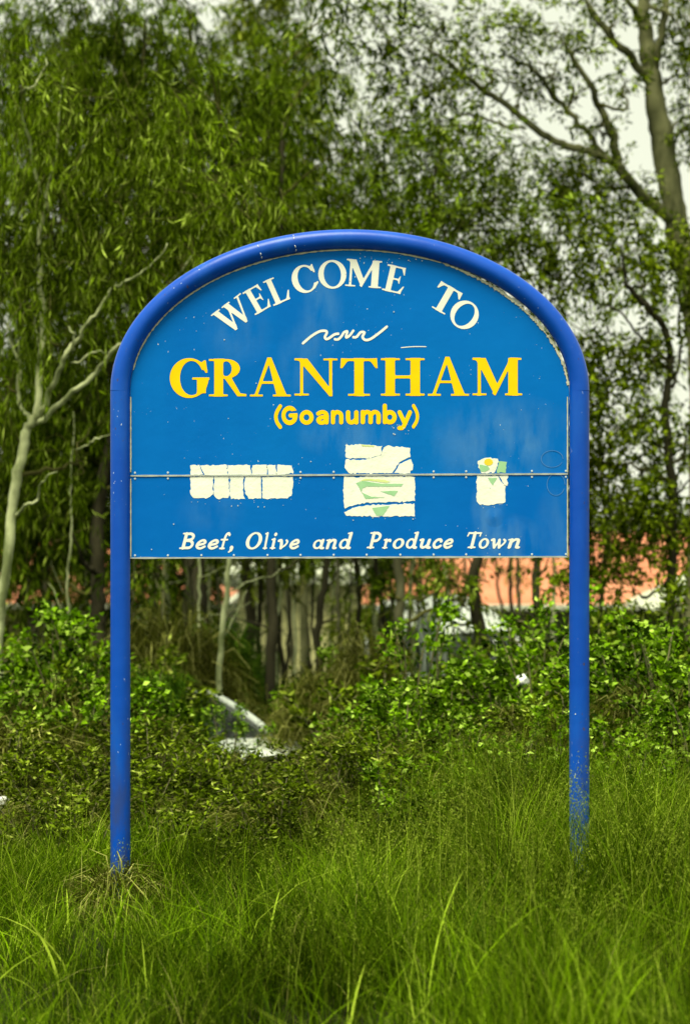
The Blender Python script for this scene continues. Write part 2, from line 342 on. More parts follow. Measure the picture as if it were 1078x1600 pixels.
# ---- pipe frame: two posts and the bent arch
PR = 15.5 / PXM
EX, EA, EB, ETOP = 546.5, 358.0, 237.0, 374.0
def arch_pt(t, da=0.0):                 # t from 0 (left spring) to pi (right spring)
    return (EX - (EA + da) * math.cos(t), (ETOP + EB) - (EB + da) * math.sin(t))
def pipe(name, pts, sides=28, label=None):
    a = Acc(); a.tube(np.array([(x, 0.0, z) for x, z in pts]), PR, sides, False, ref=np.array([0, 1., 0]))
    return obj(name, a.mesh(name, True), M['pipe'], sign)
yb = 1460
pipe('post', [BL(188.5, y) for y in np.linspace(yb, 611.3, 40)])
pipe('post', [BL(904.5, y) for y in np.linspace(yb, 611.3, 40)])
ar = [BL(*arch_pt(t)) for t in np.linspace(0, math.pi, 90)]
arch = pipe('arch', ar)
for tt in (1.17, 1.33):                                       # scratched weld rings where the bends were joined
    c = arch_pt(tt); c2 = arch_pt(tt + 0.004)
    a = Acc(); p1, p2 = BL(*c), BL(*c2)
    pp = []; d = np.array([p2[0] - p1[0], 0, p2[1] - p1[1]]); d /= np.linalg.norm(d); nrm = np.array([-d[2], 0, d[0]])
    for k in np.linspace(-1.0, 0.9, 14):
        j = random.uniform(-.0035, .0035)
        pp.append(np.array([p1[0], 0, p1[1]]) + nrm * PR * 1.01 * math.sin(k) + np.array([0, -1, 0]) * PR * 1.01 * math.cos(k) + d * j)
    pp = np.array(pp)
    for s0 in range(0, 13, 3):
        if random.random() < .8: a.tube(pp[s0:s0 + 3], [random.uniform(.001, .0025) for _ in range(len(pp[s0:s0 + 3]))], 5)
    obj('weld_scratch', a.mesh('weld_scratch'), M['white'], arch)['kind'] = 'stuff'

# ---- the two flat panels
def prism(name, loop, y0, y1, m, parent):
    """flat plate from a closed outline given as (x, z)"""
    bm = bmesh.new(); n = len(loop)
    tris = geometry.tessellate_polygon([[Vector((x, z, 0)) for x, z in loop]])
    f = [bm.verts.new((x, y0, z)) for x, z in loop]; b = [bm.verts.new((x, y1, z)) for x, z in loop]
    for t in tris:
        bm.faces.new([f[i] for i in t]); bm.faces.new([b[i] for i in reversed(t)])
    for i in range(n):
        j = (i + 1) % n; bm.faces.new((f[i], f[j], b[j], b[i]))
    return bmobj(name, bm, m, parent)
def edge_px(t):
    """edge of the board: sits close to the pipe on the left, a little short of it on the right"""
    gap = 0.8 + 5.5 * max(0, math.sin(max(0, min(math.pi, (t - 2.0) / 1.14 * math.pi)))) 
    x = EX - (EA - 15.0 - gap) * math.cos(t); y = ETOP + EB - (EB - 15.0 - gap) * math.sin(t); return x, y
def seam_y(px): return 743.5 - (px - 204) * 3.0 / 683
def bot_y(px): return 872.5 - (px - 204) * 2.0 / 683
Lx, Rx = 204.0, 887.0
up = [BL(Lx, seam_y(Lx) - .6)] + [BL(*edge_px(t)) for t in np.linspace(0.0, math.pi, 80)] + [BL(Rx, seam_y(Rx) - .6)]
lo = [BL(Lx, bot_y(Lx)), BL(Lx, seam_y(Lx) + .6), BL(Rx, seam_y(Rx) + .6), BL(Rx, bot_y(Rx))]
FY = -0.003                                        # front face of the panels, in the sign's own frame
upper = prism('upper_panel', up, FY, FY + .005, M['panel_up'], sign)
lower = prism('lower_panel', lo, FY, FY + .005, M['panel_lo'], sign)
tag(upper, 'upper arched blue panel with the town name'); tag(lower, 'lower blue panel with the slogan')
for rail in (470, 700, 800):                       # rails that carry the panels from behind
    x0 = BL(max(Lx, EX - EA * math.sqrt(max(0, 1 - max(0, (ETOP + EB - rail) / EB) ** 2))), rail)
    x1 = BL(min(Rx, EX + EA * math.sqrt(max(0, 1 - max(0, (ETOP + EB - rail) / EB) ** 2))), rail)
    boxobj('back_rail', (x0[0], x1[0], FY + .006, FY + .034, x0[1] - .015, x0[1] + .015), M['alu'], sign)
# seam strip, edge trims
def strip(name, pts, wid, y, m, parent, jitter=0.0, th=.002):
    """a narrow flat strip that follows points (x, z)"""
    bm = bmesh.new(); pts = np.array(pts); d = np.gradient(pts, axis=0); d /= np.linalg.norm(d, axis=1)[:, None] + 1e-9
    nn = np.stack([-d[:, 1], d[:, 0]], -1)
    wds = wid * (1 + jitter * (np.random.default_rng(3).random(len(pts)) * 2 - 1))
    A = pts + nn * wds[:, None] / 2; C = pts - nn * wds[:, None] / 2
    fr = [(bm.verts.new((a[0], y, a[1])), bm.verts.new((c[0], y, c[1])), bm.verts.new((a[0], y + th, a[1])), bm.verts.new((c[0], y + th, c[1]))) for a, c in zip(A, C)]
    for p, q in zip(fr, fr[1:]):
        bm.faces.new((p[0], q[0], q[1], p[1])); bm.faces.new((p[2], p[3], q[3], q[2]))
        bm.faces.new((p[0], p[2], q[2], q[0])); bm.faces.new((p[1], q[1], q[3], p[3]))
    for e in (fr[0], fr[-1]): bm.faces.new((e[0], e[1], e[3], e[2]))
    return bmobj(name, bm, m, parent)
strip('seam_strip', [BL(x, seam_y(x)) for x in np.linspace(Lx + .5, Rx - .5, 60)], 2.6 / PXM, FY - .004, M['alu'], sign, .25, .003)
strip('bottom_trim', [BL(x, bot_y(x) - .6) for x in np.linspace(Lx, Rx, 60)], 2.6 / PXM, FY - .0035, M['alu'], lower, .35)
for px in (Lx + 1, Rx - 1.2):
    strip('side_trim', [BL(px, y) for y in np.linspace(748, 870, 20)], 1.8 / PXM, FY - .0035, M['edge'], lower, .3)
    strip('side_trim', [BL(px, y) for y in np.linspace(620, 738, 20)], 1.8 / PXM, FY - .0035, M['edge'], upper, .3)
strip('edge_trim', [BL(*[edge_px(t)[0] + math.cos(t) * .8, edge_px(t)[1] + math.sin(t) * .8]) for t in np.linspace(.15, 2.0, 130)], 2.0 / PXM, FY - .0035, M['edge'], upper, .7)
strip('edge_trim', [BL(*[edge_px(t)[0] + math.cos(t) * .8, edge_px(t)[1] + math.sin(t) * .8]) for t in np.linspace(2.01, 3.1, 120)], 3.0 / PXM, FY - .0035, M['edge'], upper, .95)
# screws
bm = bmesh.new(); bmesh.ops.create_cone(bm, cap_ends=True, segments=10, radius1=.0058, radius2=.0040, depth=.003, matrix=Matrix.Rotation(R(90), 4, 'X'))
scm = bpy.data.meshes.new('screw'); bm.to_mesh(scm); bm.free(); scm.materials.append(M['screw'])
for k in range(14):
    sx = 211 + k * 51.7 + random.uniform(-1, 1)
    for (sy, par) in ((seam_y(sx) - 4.6, upper), (seam_y(sx) + 4.6, lower), (bot_y(sx) - 4.5, lower)):
        if sy > 760 or not (298 < sx < 458 or 538 < sx < 648 or 744 < sx < 793):
            x, z = BL(sx, sy); obj('screw', scm, None, par, (x, FY - .0016, z))

# ---- lettering: each glyph is a distance field, outlined and filled
GX, GY = np.meshgrid(np.linspace(-.35, 1.75, 211), np.linspace(-.45, 1.3, 176))
def sd_poly(pts):
    p = np.array(pts, float); n = len(p); d = np.full(GX.shape, 1e9); ins = np.zeros(GX.shape, bool)
    for i in range(n):
        a, b = p[i], p[(i + 1) % n]; e = b - a
        t = np.clip(((GX - a[0]) * e[0] + (GY - a[1]) * e[1]) / (e @ e + 1e-12), 0, 1)
        d = np.minimum(d, np.hypot(GX - a[0] - t * e[0], GY - a[1] - t * e[1]))
        if a[1] != b[1]:
            c = ((a[1] > GY) != (b[1] > GY)) & (GX < (b[0] - a[0]) * (GY - a[1]) / (b[1] - a[1]) + a[0]); ins ^= c
    return np.where(ins, -d, d)
def rc(x0, x1, y0, y1): return sd_poly([(x0, y0), (x1, y0), (x1, y1), (x0, y1)])
def el(cx, cy, rx, ry): return (np.hypot((GX - cx) / rx, (GY - cy) / ry) - 1) * min(rx, ry)
def st(pts, r):
    d = np.full(GX.shape, 1e9); p = np.array(pts, float); r = np.broadcast_to(r, (len(p),))
    for i in range(len(p) - 1):
        a, b = p[i], p[i + 1]; e = b - a
        t = np.clip(((GX - a[0]) * e[0] + (GY - a[1]) * e[1]) / (e @ e + 1e-12), 0, 1)
        d = np.minimum(d, np.hypot(GX - a[0] - t * e[0], GY - a[1] - t * e[1]) - (r[i] * (1 - t) + r[i + 1] * t))
    return d
def cv(pts, r, n=8): return st(catmull(pts, n), r)
def su(*ds, k=0.045):
    d = ds[0]
    for e in ds[1:]:
        h = np.clip(.5 + .5 * (e - d) / k, 0, 1); d = e * (1 - h) + d * h - k * h * (1 - h)
    return d
def ring(cx, cy, rx, ry, ix, iy, ox=0): return np.maximum(el(cx, cy, rx, ry), -el(cx + ox, cy, ix, iy))
def sub(a, b): return np.maximum(a, -b)
SER = {}
SER['G'] = su(sub(ring(.5, .5, .5, .53, .30, .455, .06), sd_poly([(.56, .50), (1.3, .50), (1.3, .66), (.80, .72), (.58, .66)])), rc(.70, .93, .10, .50), rc(.58, 1.02, .46, .515), sd_poly([(.80, .90), (.88, .97), (.93, .97), (.97, .64), (.92, .64)]), k=.03)
SER['R'] = su(rc(.14, .38, 0, 1), rc(0, .5, 0, .05), rc(0, .4, .95, 1), np.maximum(ring(.46, .74, .37, .26, .15, .20), -rc(-1, .3, -1, 2)), sd_poly([(.40, .50), (.60, .50), (.84, .08), (1.0, .06), (1.0, .0), (.76, 0)]), k=.035)
SER['A'] = su(sd_poly([(.44, 1.03), (.55, 1.03), (.95, .02), (.69, .02)]), sd_poly([(.44, 1.0), (.49, .86), (.19, .02), (.11, .02)]), rc(.27, .72, .335, .40), rc(0, .33, 0, .05), rc(.59, 1.05, 0, .05), k=.03)
SER['N'] = su(rc(.15, .23, 0, .95), sd_poly([(.02, 1), (.34, 1), (1.0, .12), (1.0, -.02), (.93, -.02), (.13, .93)]), rc(.92, 1.0, 0, 1), rc(0, .2, .95, 1), rc(0, .38, 0, .05), rc(.77, 1.14, .95, 1), k=.03)
SER['T'] = su(rc(.36, .60, 0, 1), rc(.2, .76, 0, .05), rc(.03, .93, .93, 1), sd_poly([(.0, .74), (.05, .74), (.2, .95), (.02, 1)]), sd_poly([(.96, .74), (.91, .74), (.76, .95), (.94, 1)]), k=.04)
SER['H'] = su(rc(.11, .34, 0, 1), rc(.72, .95, 0, 1), rc(.3, .8, .46, .54), rc(0, .46, 0, .05), rc(0, .46, .95, 1), rc(.60, 1.06, 0, .05), rc(.60, 1.06, .95, 1), k=.04)
SER['M'] = su(rc(.13, .21, 0, .95), sd_poly([(.02, 1), (.33, 1), (.66, .22), (.56, .0), (.12, .9)]), sd_poly([(.50, .05), (.58, 0), (1.05, 1), (.95, 1)]), rc(.90, 1.14, 0, 1), rc(.0, .2, .95, 1), rc(0, .35, 0, .05), rc(.82, 1.25, 0, .05), rc(.95, 1.23, .95, 1), k=.03)
SER['W'] = su(sd_poly([(.08, 1), (.30, 1), (.55, .12), (.46, -.02), (.40, -.02)]), sd_poly([(.43, -.02), (.50, -.02), (.74, .85), (.68, .9)]), sd_poly([(.56, 1), (.78, 1), (1.02, .12), (.94, -.02), (.88, -.02)]), sd_poly([(.90, -.02), (.97, -.02), (1.26, .97), (1.18, .97)]), rc(0, .40, .95, 1), rc(.50, .86, .95, 1), rc(1.08, 1.40, .95, 1), k=.025)
SER['E'] = su(rc(.12, .33, 0, 1), rc(0, .70, .94, 1), rc(0, .72, 0, .06), rc(.3, .56, .48, .54), sd_poly([(.70, 1), (.73, .72), (.69, .72), (.58, .95)]), sd_poly([(.70, 0), (.80, .30), (.76, .30), (.6, .06)]), sd_poly([(.57, .66), (.59, .66), (.59, .36), (.57, .36), (.5, .5)]), k=.035)
SER['L'] = su(rc(.12, .33, 0, 1), rc(0, .46, .95, 1), rc(0, .72, 0, .06), sd_poly([(.68, 0), (.82, .34), (.77, .34), (.58, .06)]), k=.04)
SER['C'] = su(sub(ring(.5, .5, .5, .53, .31, .455, .05), sd_poly([(.58, .28), (1.3, .28), (1.3, .70), (.80, .74), (.58, .66)])), sd_poly([(.80, .90), (.88, .98), (.92, .98), (.95, .66), (.90, .66)]), st([(.80, .11), (.96, .27)], .035), k=.03)
SER['O'] = ring(.5, .5, .5, .53, .305, .455)
# bold sans, drawn in enlarged pixels
def zs(pts): return [((x) / 100., (437 - y) / 100.) for x, y in pts]
SAN = {}
rr_ = .128
def sn(*strokes): return np.minimum.reduce([cv(zs(s), rr_) if len(s) > 2 else st(zs(s), rr_) for s in strokes])
def zell(cx, cy, rx, ry): return np.abs(np.hypot((GX - cx / 100) / (rx / 100), (GY - (437 - cy) / 100) / (ry / 100)) - 1) * min(rx, ry) / 100 - rr_
SAN['('] = sn([(42, 334), (19, 370), (11, 402), (19, 436), (42, 468)])
SAN['G'] = np.minimum(sub(zell(52, 394, 40, 45), sd_poly(zs([(55, 380), (120, 380), (120, 362), (76, 366), (58, 372)]))), sn([(58, 394), (84, 394)], [(84, 394), (84, 424)]))
SAN['o'] = zell(40, 405, 31, 32)
SAN['a'] = sn([(13, 382), (27, 374), (47, 374), (61, 390), (61, 437)], [(61, 403), (30, 406), (14, 420), (23, 437), (45, 436), (61, 420)])
SAN['n'] = sn([(12, 374), (12, 437)], [(12, 397), (28, 376), (48, 376), (62, 392), (62, 437)])
SAN['u'] = sn([(12, 374), (12, 415), (21, 434), (38, 436), (58, 418)], [(60, 374), (60, 437)])
SAN['m'] = sn([(12, 374), (12, 437)], [(12, 396), (27, 376), (44, 376), (56, 392), (56, 437)], [(56, 396), (72, 376), (89, 376), (101, 392), (101, 437)])
SAN['b'] = np.minimum(sn([(12, 334), (12, 437)]), zell(42, 406, 28, 31))
SAN['y'] = sn([(2, 374), (34, 440)], [(66, 374), (34, 445), (20, 467), (0, 468)])
SAN[')'] = sn([(0, 334), (23, 370), (31, 402), (23, 436), (0, 468)])
# bold slanted face of the slogan
ITA = {}
t1, t2 = .085, .055
ITA['B'] = np.minimum.reduce([st([(.15, .05), (.15, .95)], .1), cv([(.15, .94), (.45, .94), (.62, .80), (.55, .60), (.2, .53)], t1), cv([(.2, .53), (.55, .48), (.68, .28), (.55, .08), (.15, .06)], t1), st([(-.03, .04), (.3, .04)], t2), st([(-.03, .96), (.3, .96)], t2)])
ITA['e'] = np.minimum.reduce([cv([(.12, .26), (.42, .33), (.50, .43), (.42, .54), (.28, .53), (.12, .38), (.09, .20), (.2, .07), (.36, .06), (.52, .16)], .075)])
ITA['f'] = np.minimum.reduce([cv([(.60, .86), (.52, .95), (.38, .88), (.30, .6), (.26, .05)], .08), st([(.08, .57), (.52, .57)], t2), st([(.1, .04), (.4, .04)], t2)])
ITA[','] = cv([(.12, .08), (.15, .04), (.12, -.08), (.02, -.18)], [.095] * 8 + [.09] * 8 + [.05] * 8 + [.02])
ITA['O'] = ring(.45, .5, .45, .53, .25, .41)
ITA['l'] = np.minimum.reduce([st([(.15, .05), (.15, .96)], .09), st([(.0, .94), (.15, .96)], .05), st([(.0, .045), (.3, .045)], .045)])
ITA['i'] = np.minimum.reduce([st([(.15, .05), (.15, .55)], .09), st([(.0, .54), (.15, .56)], .05), st([(.0, .045), (.3, .045)], .045), el(.17, .84, .11, .11)])
ITA['v'] = np.minimum.reduce([cv([(.02, .54), (.14, .56), (.22, .3), (.24, .06)], .085), cv([(.24, .06), (.46, .26), (.54, .46), (.46, .57)], .06)])
ITA['a'] = np.minimum(ring(.27, .3, .27, .32, .13, .2), cv([(.50, .58), (.49, .3), (.50, .08), (.62, .05)], .085))
ITA['n'] = np.minimum.reduce([st([(.15, .05), (.15, .55)], .085), st([(.02, .54), (.15, .56)], .05), cv([(.17, .40), (.32, .55), (.46, .54), (.50, .40), (.50, .08), (.6, .05)], .08)])
ITA['d'] = np.minimum.reduce([ring(.27, .3, .27, .32, .13, .2), cv([(.50, .95), (.50, .3), (.51, .08), (.62, .05)], .085), st([(.36, .94), (.5, .96)], .05)])
ITA['P'] = np.minimum.reduce([st([(.18, .05), (.18, .95)], .1), cv([(.15, .94), (.45, .94), (.64, .76), (.52, .50), (.2, .46)], t1), st([(-.03, .045), (.36, .045)], t2), st([(-.03, .955), (.3, .955)], t2)])
ITA['r'] = np.minimum.reduce([st([(.15, .05), (.15, .55)], .085), st([(.0, .54), (.15, .56)], .05), cv([(.17, .38), (.28, .52), (.42, .54)], .07), el(.43, .48, .09, .09), st([(.0, .045), (.3, .045)], .045)])
ITA['o'] = ring(.28, .3, .28, .32, .135, .21)
ITA['u'] = np.minimum.reduce([cv([(.02, .55), (.13, .56), (.13, .2), (.22, .06), (.36, .10), (.48, .24)], .08), cv([(.50, .56), (.49, .3), (.50, .08), (.62, .05)], .085)])
ITA['c'] = np.minimum(cv([(.48, .45), (.38, .55), (.2, .50), (.09, .28), (.18, .08), (.36, .06), (.50, .16)], .08), el(.47, .44, .09, .09))
ITA['T'] = np.minimum.reduce([st([(.4, .05), (.4, .95)], .1), st([(.02, .94), (.78, .94)], .06), st([(.03, .94), (-.02, .76)], .045), st([(.77, .94), (.76, .76)], .045), st([(.2, .045), (.6, .045)], t2)])
ITA['w'] = np.minimum.reduce([cv([(.02, .54), (.12, .56), (.18, .3), (.26, .07)], .08), st([(.26, .07), (.46, .5)], .055), cv([(.44, .55), (.48, .3), (.54, .07)], .08), cv([(.54, .07), (.74, .3), (.80, .48), (.70, .57)], .06)])

def contours(F):
    """closed outlines of F < 0"""
    ny, nx = F.shape; ins = F < 0; segs = {}
    cell = ins[:-1, :-1].astype(int) + ins[:-1, 1:] + ins[1:, :-1] + ins[1:, 1:]
    ys, xs = np.where((cell > 0) & (cell < 4)); pt = {}
    def ep(k):
        if k in pt: return
        x, y, h = k; a = F[y, x]; b = F[y, x + 1] if h else F[y + 1, x]; t = a / (a - b)
        pt[k] = (GX[0, x] + (t * (GX[0, 1] - GX[0, 0]) if h else 0), GY[y, 0] + (0 if h else t * (GY[1, 0] - GY[0, 0])))
    adj = {}
    for y, x in zip(ys, xs):
        c = [ins[y, x], ins[y, x + 1], ins[y + 1, x + 1], ins[y + 1, x]]
        e = [(x, y, 1), (x + 1, y, 0), (x, y + 1, 1), (x, y, 0)]
        cr_ = [i for i in range(4) if c[i] != c[(i + 1) % 4]]
        prs = [(cr_[0], cr_[1])] if len(cr_) == 2 else ([(0, 1), (2, 3)] if c[1] else [(3, 0), (1, 2)])
        if len(cr_) == 4 and not c[1]: prs = [(3, 0), (1, 2)]
        for a, b in prs:
            ep(e[a]); ep(e[b]); adj.setdefault(e[a], []).append(e[b]); adj.setdefault(e[b], []).append(e[a])
    loops = []; seen = set()
    for s0 in adj:
        if s0 in seen: continue
        lp = [s0]; seen.add(s0); cur = s0
        while True:
            nx_ = [k for k in adj[cur] if k not in seen]
            if not nx_: break
            cur = nx_[0]; seen.add(cur); lp.append(cur)
        if len(lp) > 8: loops.append(np.array([pt[k] for k in lp]))
    return loops
def simplify(lp, tol):
    def dp(a):
        if len(a) < 3: return a
        e = a[-1] - a[0]; l = math.hypot(*e) + 1e-9
        d = np.abs((a[:, 0] - a[0, 0]) * e[1] - (a[:, 1] - a[0, 1]) * e[0]) / l if l > 1e-6 else np.hypot(*(a - a[0]).T)
        i = int(d.argmax())
        if d[i] < tol: return np.array([a[0], a[-1]])
        return np.vstack([dp(a[:i + 1])[:-1], dp(a[i:])])
    h = len(lp) // 2
    return np.vstack([dp(lp[:h + 1])[:-1], dp(np.vstack([lp[h:], lp[:1]]))[:-1]])
CACHE = {}
def glyph(face, ch, shear=0.0):
    k = (id(face), ch)
    if k not in CACHE:
        lps = [simplify(l, .0035) for l in contours(face[ch])]
        lps = [l for l in lps if len(l) > 3]
        lps = [np.stack([l[:, 0] + shear * l[:, 1], l[:, 1]], -1) for l in lps]
        lps.sort(key=lambda l: -np.ptp(l[:, 0]) * np.ptp(l[:, 1])); CACHE[k] = lps
    return CACHE[k]
def flat(name, loops, y, m, parent):
    """loops: list of (x, z) outlines in the sign's frame; holes lie inside the outline before them"""
    groups = []
    def inside(p, l):
        c = False
        for i in range(len(l)):
            a, b = l[i], l[(i + 1) % len(l)]
            if (a[1] > p[1]) != (b[1] > p[1]) and p[0] < (b[0] - a[0]) * (p[1] - a[1]) / (b[1] - a[1]) + a[0]: c = not c
        return c
    for l in loops:
        for g in groups:
            if inside(l[0], g[0]): g.append(l); break
        else: groups.append([l])
    v = []; t = []
    for g in groups:
        n0 = len(v); pts = [p for l in g for p in l]
        tr = geometry.tessellate_polygon([[Vector((p[0], p[1], 0)) for p in l] for l in g])
        v += [(p[0], y, p[1]) for p in pts]
        for a, b, c in tr:
            A, Bq, Cq = pts[a], pts[b], pts[c]
            cr_ = (Bq[0] - A[0]) * (Cq[1] - A[1]) - (Bq[1] - A[1]) * (Cq[0] - A[0])
            t.append((n0 + a, n0 + b, n0 + c) if cr_ > 0 else (n0 + a, n0 + c, n0 + b))
    return obj(name, npmesh(name, v, None, t), m, parent)
def letter(face, ch, x0, x1, yt, yb_, m, parent, rot=0.0, shear=0.0, y=FY - .0012, grow=0.0):
    """fit a glyph into a box of photograph pixels (turned by rot degrees about its centre)"""
    lps = glyph(face, ch, shear); al = np.vstack(lps); lo_, hi_ = al.min(0), al.max(0)
    cx, cy = (x0 + x1) / 2, (yt + yb_) / 2; wd, ht = x1 - x0, yb_ - yt; c, s = math.cos(R(rot)), math.sin(R(rot)); res = []
    for l in lps:
        u = (l - lo_) / (hi_ - lo_) - .5
        ux, uy = u[:, 0] * (wd + grow), u[:, 1] * (ht + grow)
        res.append(np.array([BL(cx + a * c - b * s, cy - (a * s + b * c)) for a, b in zip(ux, uy)]))
    return flat('letter', res, y, m, parent)
for ch, a, b in (('G', 265.8, 327.6), ('R', 326.9, 385.2), ('A', 390.9, 454.3), ('N', 460.2, 527.2), ('T', 531.8, 589.8), ('H', 595, 663), ('A', 668.2, 732.3), ('M', 737.8, 815.2)):
    bl = 620.0 - ((a + b) / 2 - 296) * 1.9 / 480; tp = bl - 59.4
    if ch == 'G': tp, bl = tp - 1, bl + 2
    if ch == 'A': tp -= 1.5
    letter(SER, ch, a, b, tp, bl, M['yellow'], upper)
for ch, x, y, rot, wd, ht in (('W', 365.5, 492, 37, 58, 42.5), ('E', 402.5, 467.5, 30, 31, 41), ('L', 434, 453, 24, 32, 42), ('C', 476, 436, 14, 40, 44),
                              ('O', 519.3, 428.8, 6, 44, 45), ('M', 568.5, 427.5, -4, 56, 43), ('E', 617, 436.5, -13, 32.5, 42), ('T', 695, 467.5, -30, 40, 43.5), ('O', 725.4, 492, -38, 44, 45)):
    letter(SER, ch, x - wd / 2, x + wd / 2, y - ht / 2, y + ht / 2, M['white'], upper, rot)
def z1(u): return 260 + u / 3.782
def z1y(v): return 545 + v / 3.782
for ch, a, b, t, bt in (('(', 637, 684, 328, 474), ('G', 681, 776, 337, 451), ('o', 787, 870, 362, 449), ('a', 885, 960, 362, 449), ('n', 972, 1046, 362, 447), ('u', 1060, 1135, 363, 448),
                        ('m', 1147, 1267, 361, 446), ('b', 1277, 1360, 324, 447), ('y', 1363, 1450, 363, 481), (')', 1450, 1492, 326, 471)):
    letter(SAN, ch, z1(a), z1(b), z1y(t), z1y(bt), M['yellow'], upper)
def word(chars, org, sc, base, dd=0.0):
    for ch, a, b in chars:
        cap = 104 / sc; top = {'e': .60, 'v': .60, 'a': .60, 'n': .60, 'r': .60, 'o': .61, 'u': .60, 'c': .61, 'w': .60, 'i': .97, ',': .22}.get(ch, 1.0); low = -.2 if ch == ',' else -.01
        bl = base + dd * (org + (a + b) / 2 / sc - 540)
        letter(ITA, ch, org + a / sc, org + b / sc, bl - top * cap, bl - low * cap, M['white'], lower, shear=.26)
word([('B', 40, 135), ('e', 138, 205), ('e', 211, 279), ('f', 280, 350), (',', 333, 366), ('O', 440, 539), ('l', 541, 578), ('i', 584, 630), ('v', 632, 696), ('e', 701, 764), ('a', 843, 913), ('n', 920, 986), ('d', 1000, 1083)], 270, 3.85, 858.0, -.002)
word([('P', 107, 197), ('r', 199, 256), ('o', 263, 333), ('d', 342, 421), ('u', 424, 494), ('c', 502, 564), ('e', 566, 628), ('T', 710, 800), ('o', 779, 842), ('w', 852, 946), ('n', 952, 1028)], 545, 3.85, 857.6, -.002)
# hand-drawn flourish under the arc of words, and a stray scratch
def flourish(pts, r, m=M['white'], name='flourish', par=upper):
    p = catmull(np.array([BL(*q) for q in pts]), 8); a = Acc()
    rr = np.full(len(p), r / PXM); rr[0] *= .6; rr[-1] *= .6
    d = np.gradient(p, axis=0); d /= np.linalg.norm(d, axis=1)[:, None] + 1e-9; nn = np.stack([-d[:, 1], d[:, 0]], -1)
    A, C = p + nn * rr[:, None], p - nn * rr[:, None]; n = len(p)
    yy = FY - .0012 - .00001 * np.arange(n)
    v = np.vstack([np.stack([A[:, 0], yy, A[:, 1]], -1), np.stack([C[:, 0], yy, C[:, 1]], -1)])
    i = np.arange(n - 1); return obj(name, npmesh(name, v, np.stack([i, i + 1, n + i + 1, n + i], -1)), m, par)
z5 = lambda u, v: (320 + u / 4.687, 390 + v / 4.687)
flourish([z5(*q) for q in ((713, 692), (780, 635), (840, 600), (885, 596), (893, 612), (880, 640), (890, 656), (915, 646), (950, 622), (985, 616))], 2.0)
flourish([z5(*q) for q in ((945, 656), (975, 658), (1000, 636), (1020, 606), (1043, 600), (1037, 625), (1036, 644), (1060, 630), (1092, 588))], 1.9)
flourish([z5(*q) for q in ((1080, 642), (1110, 640), (1140, 607), (1168, 608), (1155, 640), (1175, 662), (1215, 654), (1280, 608), (1338, 560))], 2.0)
flourish([(626, 543.3), (640, 542), (652, 541.6), (666, 541.8)], 0.7, name='scratch')
for (cx, cy, rx, ry, par) in ((862, 717, 17, 13, upper), (868, 757, 14, 17, lower)):   # faint finger-drawn circles
    flourish([(cx + rx * math.cos(a), cy + ry * math.sin(a)) for a in np.linspace(.4, 6.3, 14)], .55, M['mark'], 'scribble', par)
# ---- peeled sticker fragments
z8 = lambda u, v: (280 + u / 5.39, 700 + v / 5.39)
z7 = lambda u, v: (520 + u / 3.593, 680 + v / 3.593)
def rough(pts, amp=.7, step=3.0):
    o = []; n = len(pts)
    for i in range(n):
        a, b = np.array(pts[i]), np.array(pts[(i + 1) % n]); k = max(1, int(np.hypot(*(b - a)) / step))
        for j in range(k): o.append(a + (b - a) * j / k + RNG.normal(size=2) * (amp if j else amp * .5))
    return [tuple(q) for q in o]
def frag(pts, z, par, m=M['sticker'], name='sticker_fragment', th=.0010, amp=.62):
    pp = [np.array(z(*p)) for p in pts]; cc = np.mean(pp, axis=0); pp = [p + (p - cc) / (np.hypot(*(p - cc)) + 1e-6) * (.55 if name == 'sticker_fragment' else 0) for p in pp]
    return prism(name, [BL(*q) for q in rough(pp, amp)], FY - th, FY - .0002, m, par)
for p in ([(97, 148), (172, 145), (178, 175), (205, 222), (103, 224)], [(183, 148), (400, 143), (405, 226), (225, 228), (200, 190)], [(415, 147), (600, 145), (603, 226), (412, 228)],
          [(622, 147), (736, 143), (740, 200), (733, 226), (615, 226)], [(747, 150), (812, 145), (818, 222), (755, 226)], [(828, 143), (948, 148), (958, 214), (900, 216), (870, 226), (824, 224)]):
    frag(p, z8, upper)
for p in ([(98, 245), (285, 240), (283, 385), (240, 420), (130, 420), (103, 395)], [(297, 243), (418, 240), (421, 390), (414, 418), (320, 425), (298, 400)], [(431, 240), (543, 240), (537, 375), (540, 400), (555, 428), (440, 430), (430, 400)],
          [(557, 240), (688, 240), (690, 422), (590, 424), (566, 395), (551, 330)], [(703, 245), (955, 243), (958, 300), (945, 400), (910, 422), (706, 424)]):
    frag(p, z8, lower)
for p in ([(72, 55), (160, 52), (274, 62), (270, 110), (210, 127), (90, 129), (72, 124)], [(284, 72), (300, 62), (430, 72), (434, 122), (368, 153), (334, 212), (92, 212), (68, 180), (76, 135), (180, 138), (268, 116)], [(375, 162), (438, 135), (446, 180), (432, 212), (346, 212)]):
    frag(p, z7, upper)
for p in ([(65, 231), (90, 236), (440, 231), (458, 238), (458, 370), (200, 378), (130, 386), (66, 412), (62, 300)], [(66, 432), (110, 408), (200, 394), (455, 384), (458, 452), (250, 456), (75, 450)]):
    frag(p, z7, lower)
frag([(815, 147), (870, 128), (924, 135), (927, 150), (914, 190), (905, 210), (830, 210), (815, 180)], z7, upper)
frag([(932, 150), (972, 150), (968, 208), (918, 208)], z7, upper, M['st_green'])
frag([(808, 228), (925, 228), (943, 265), (966, 292), (965, 375), (900, 388), (825, 388), (806, 370)], z7, lower)
frag([(932, 228), (980, 228), (978, 280), (962, 280)], z7, lower)
pr = dict(name='sticker_print', th=.0018, amp=.2)
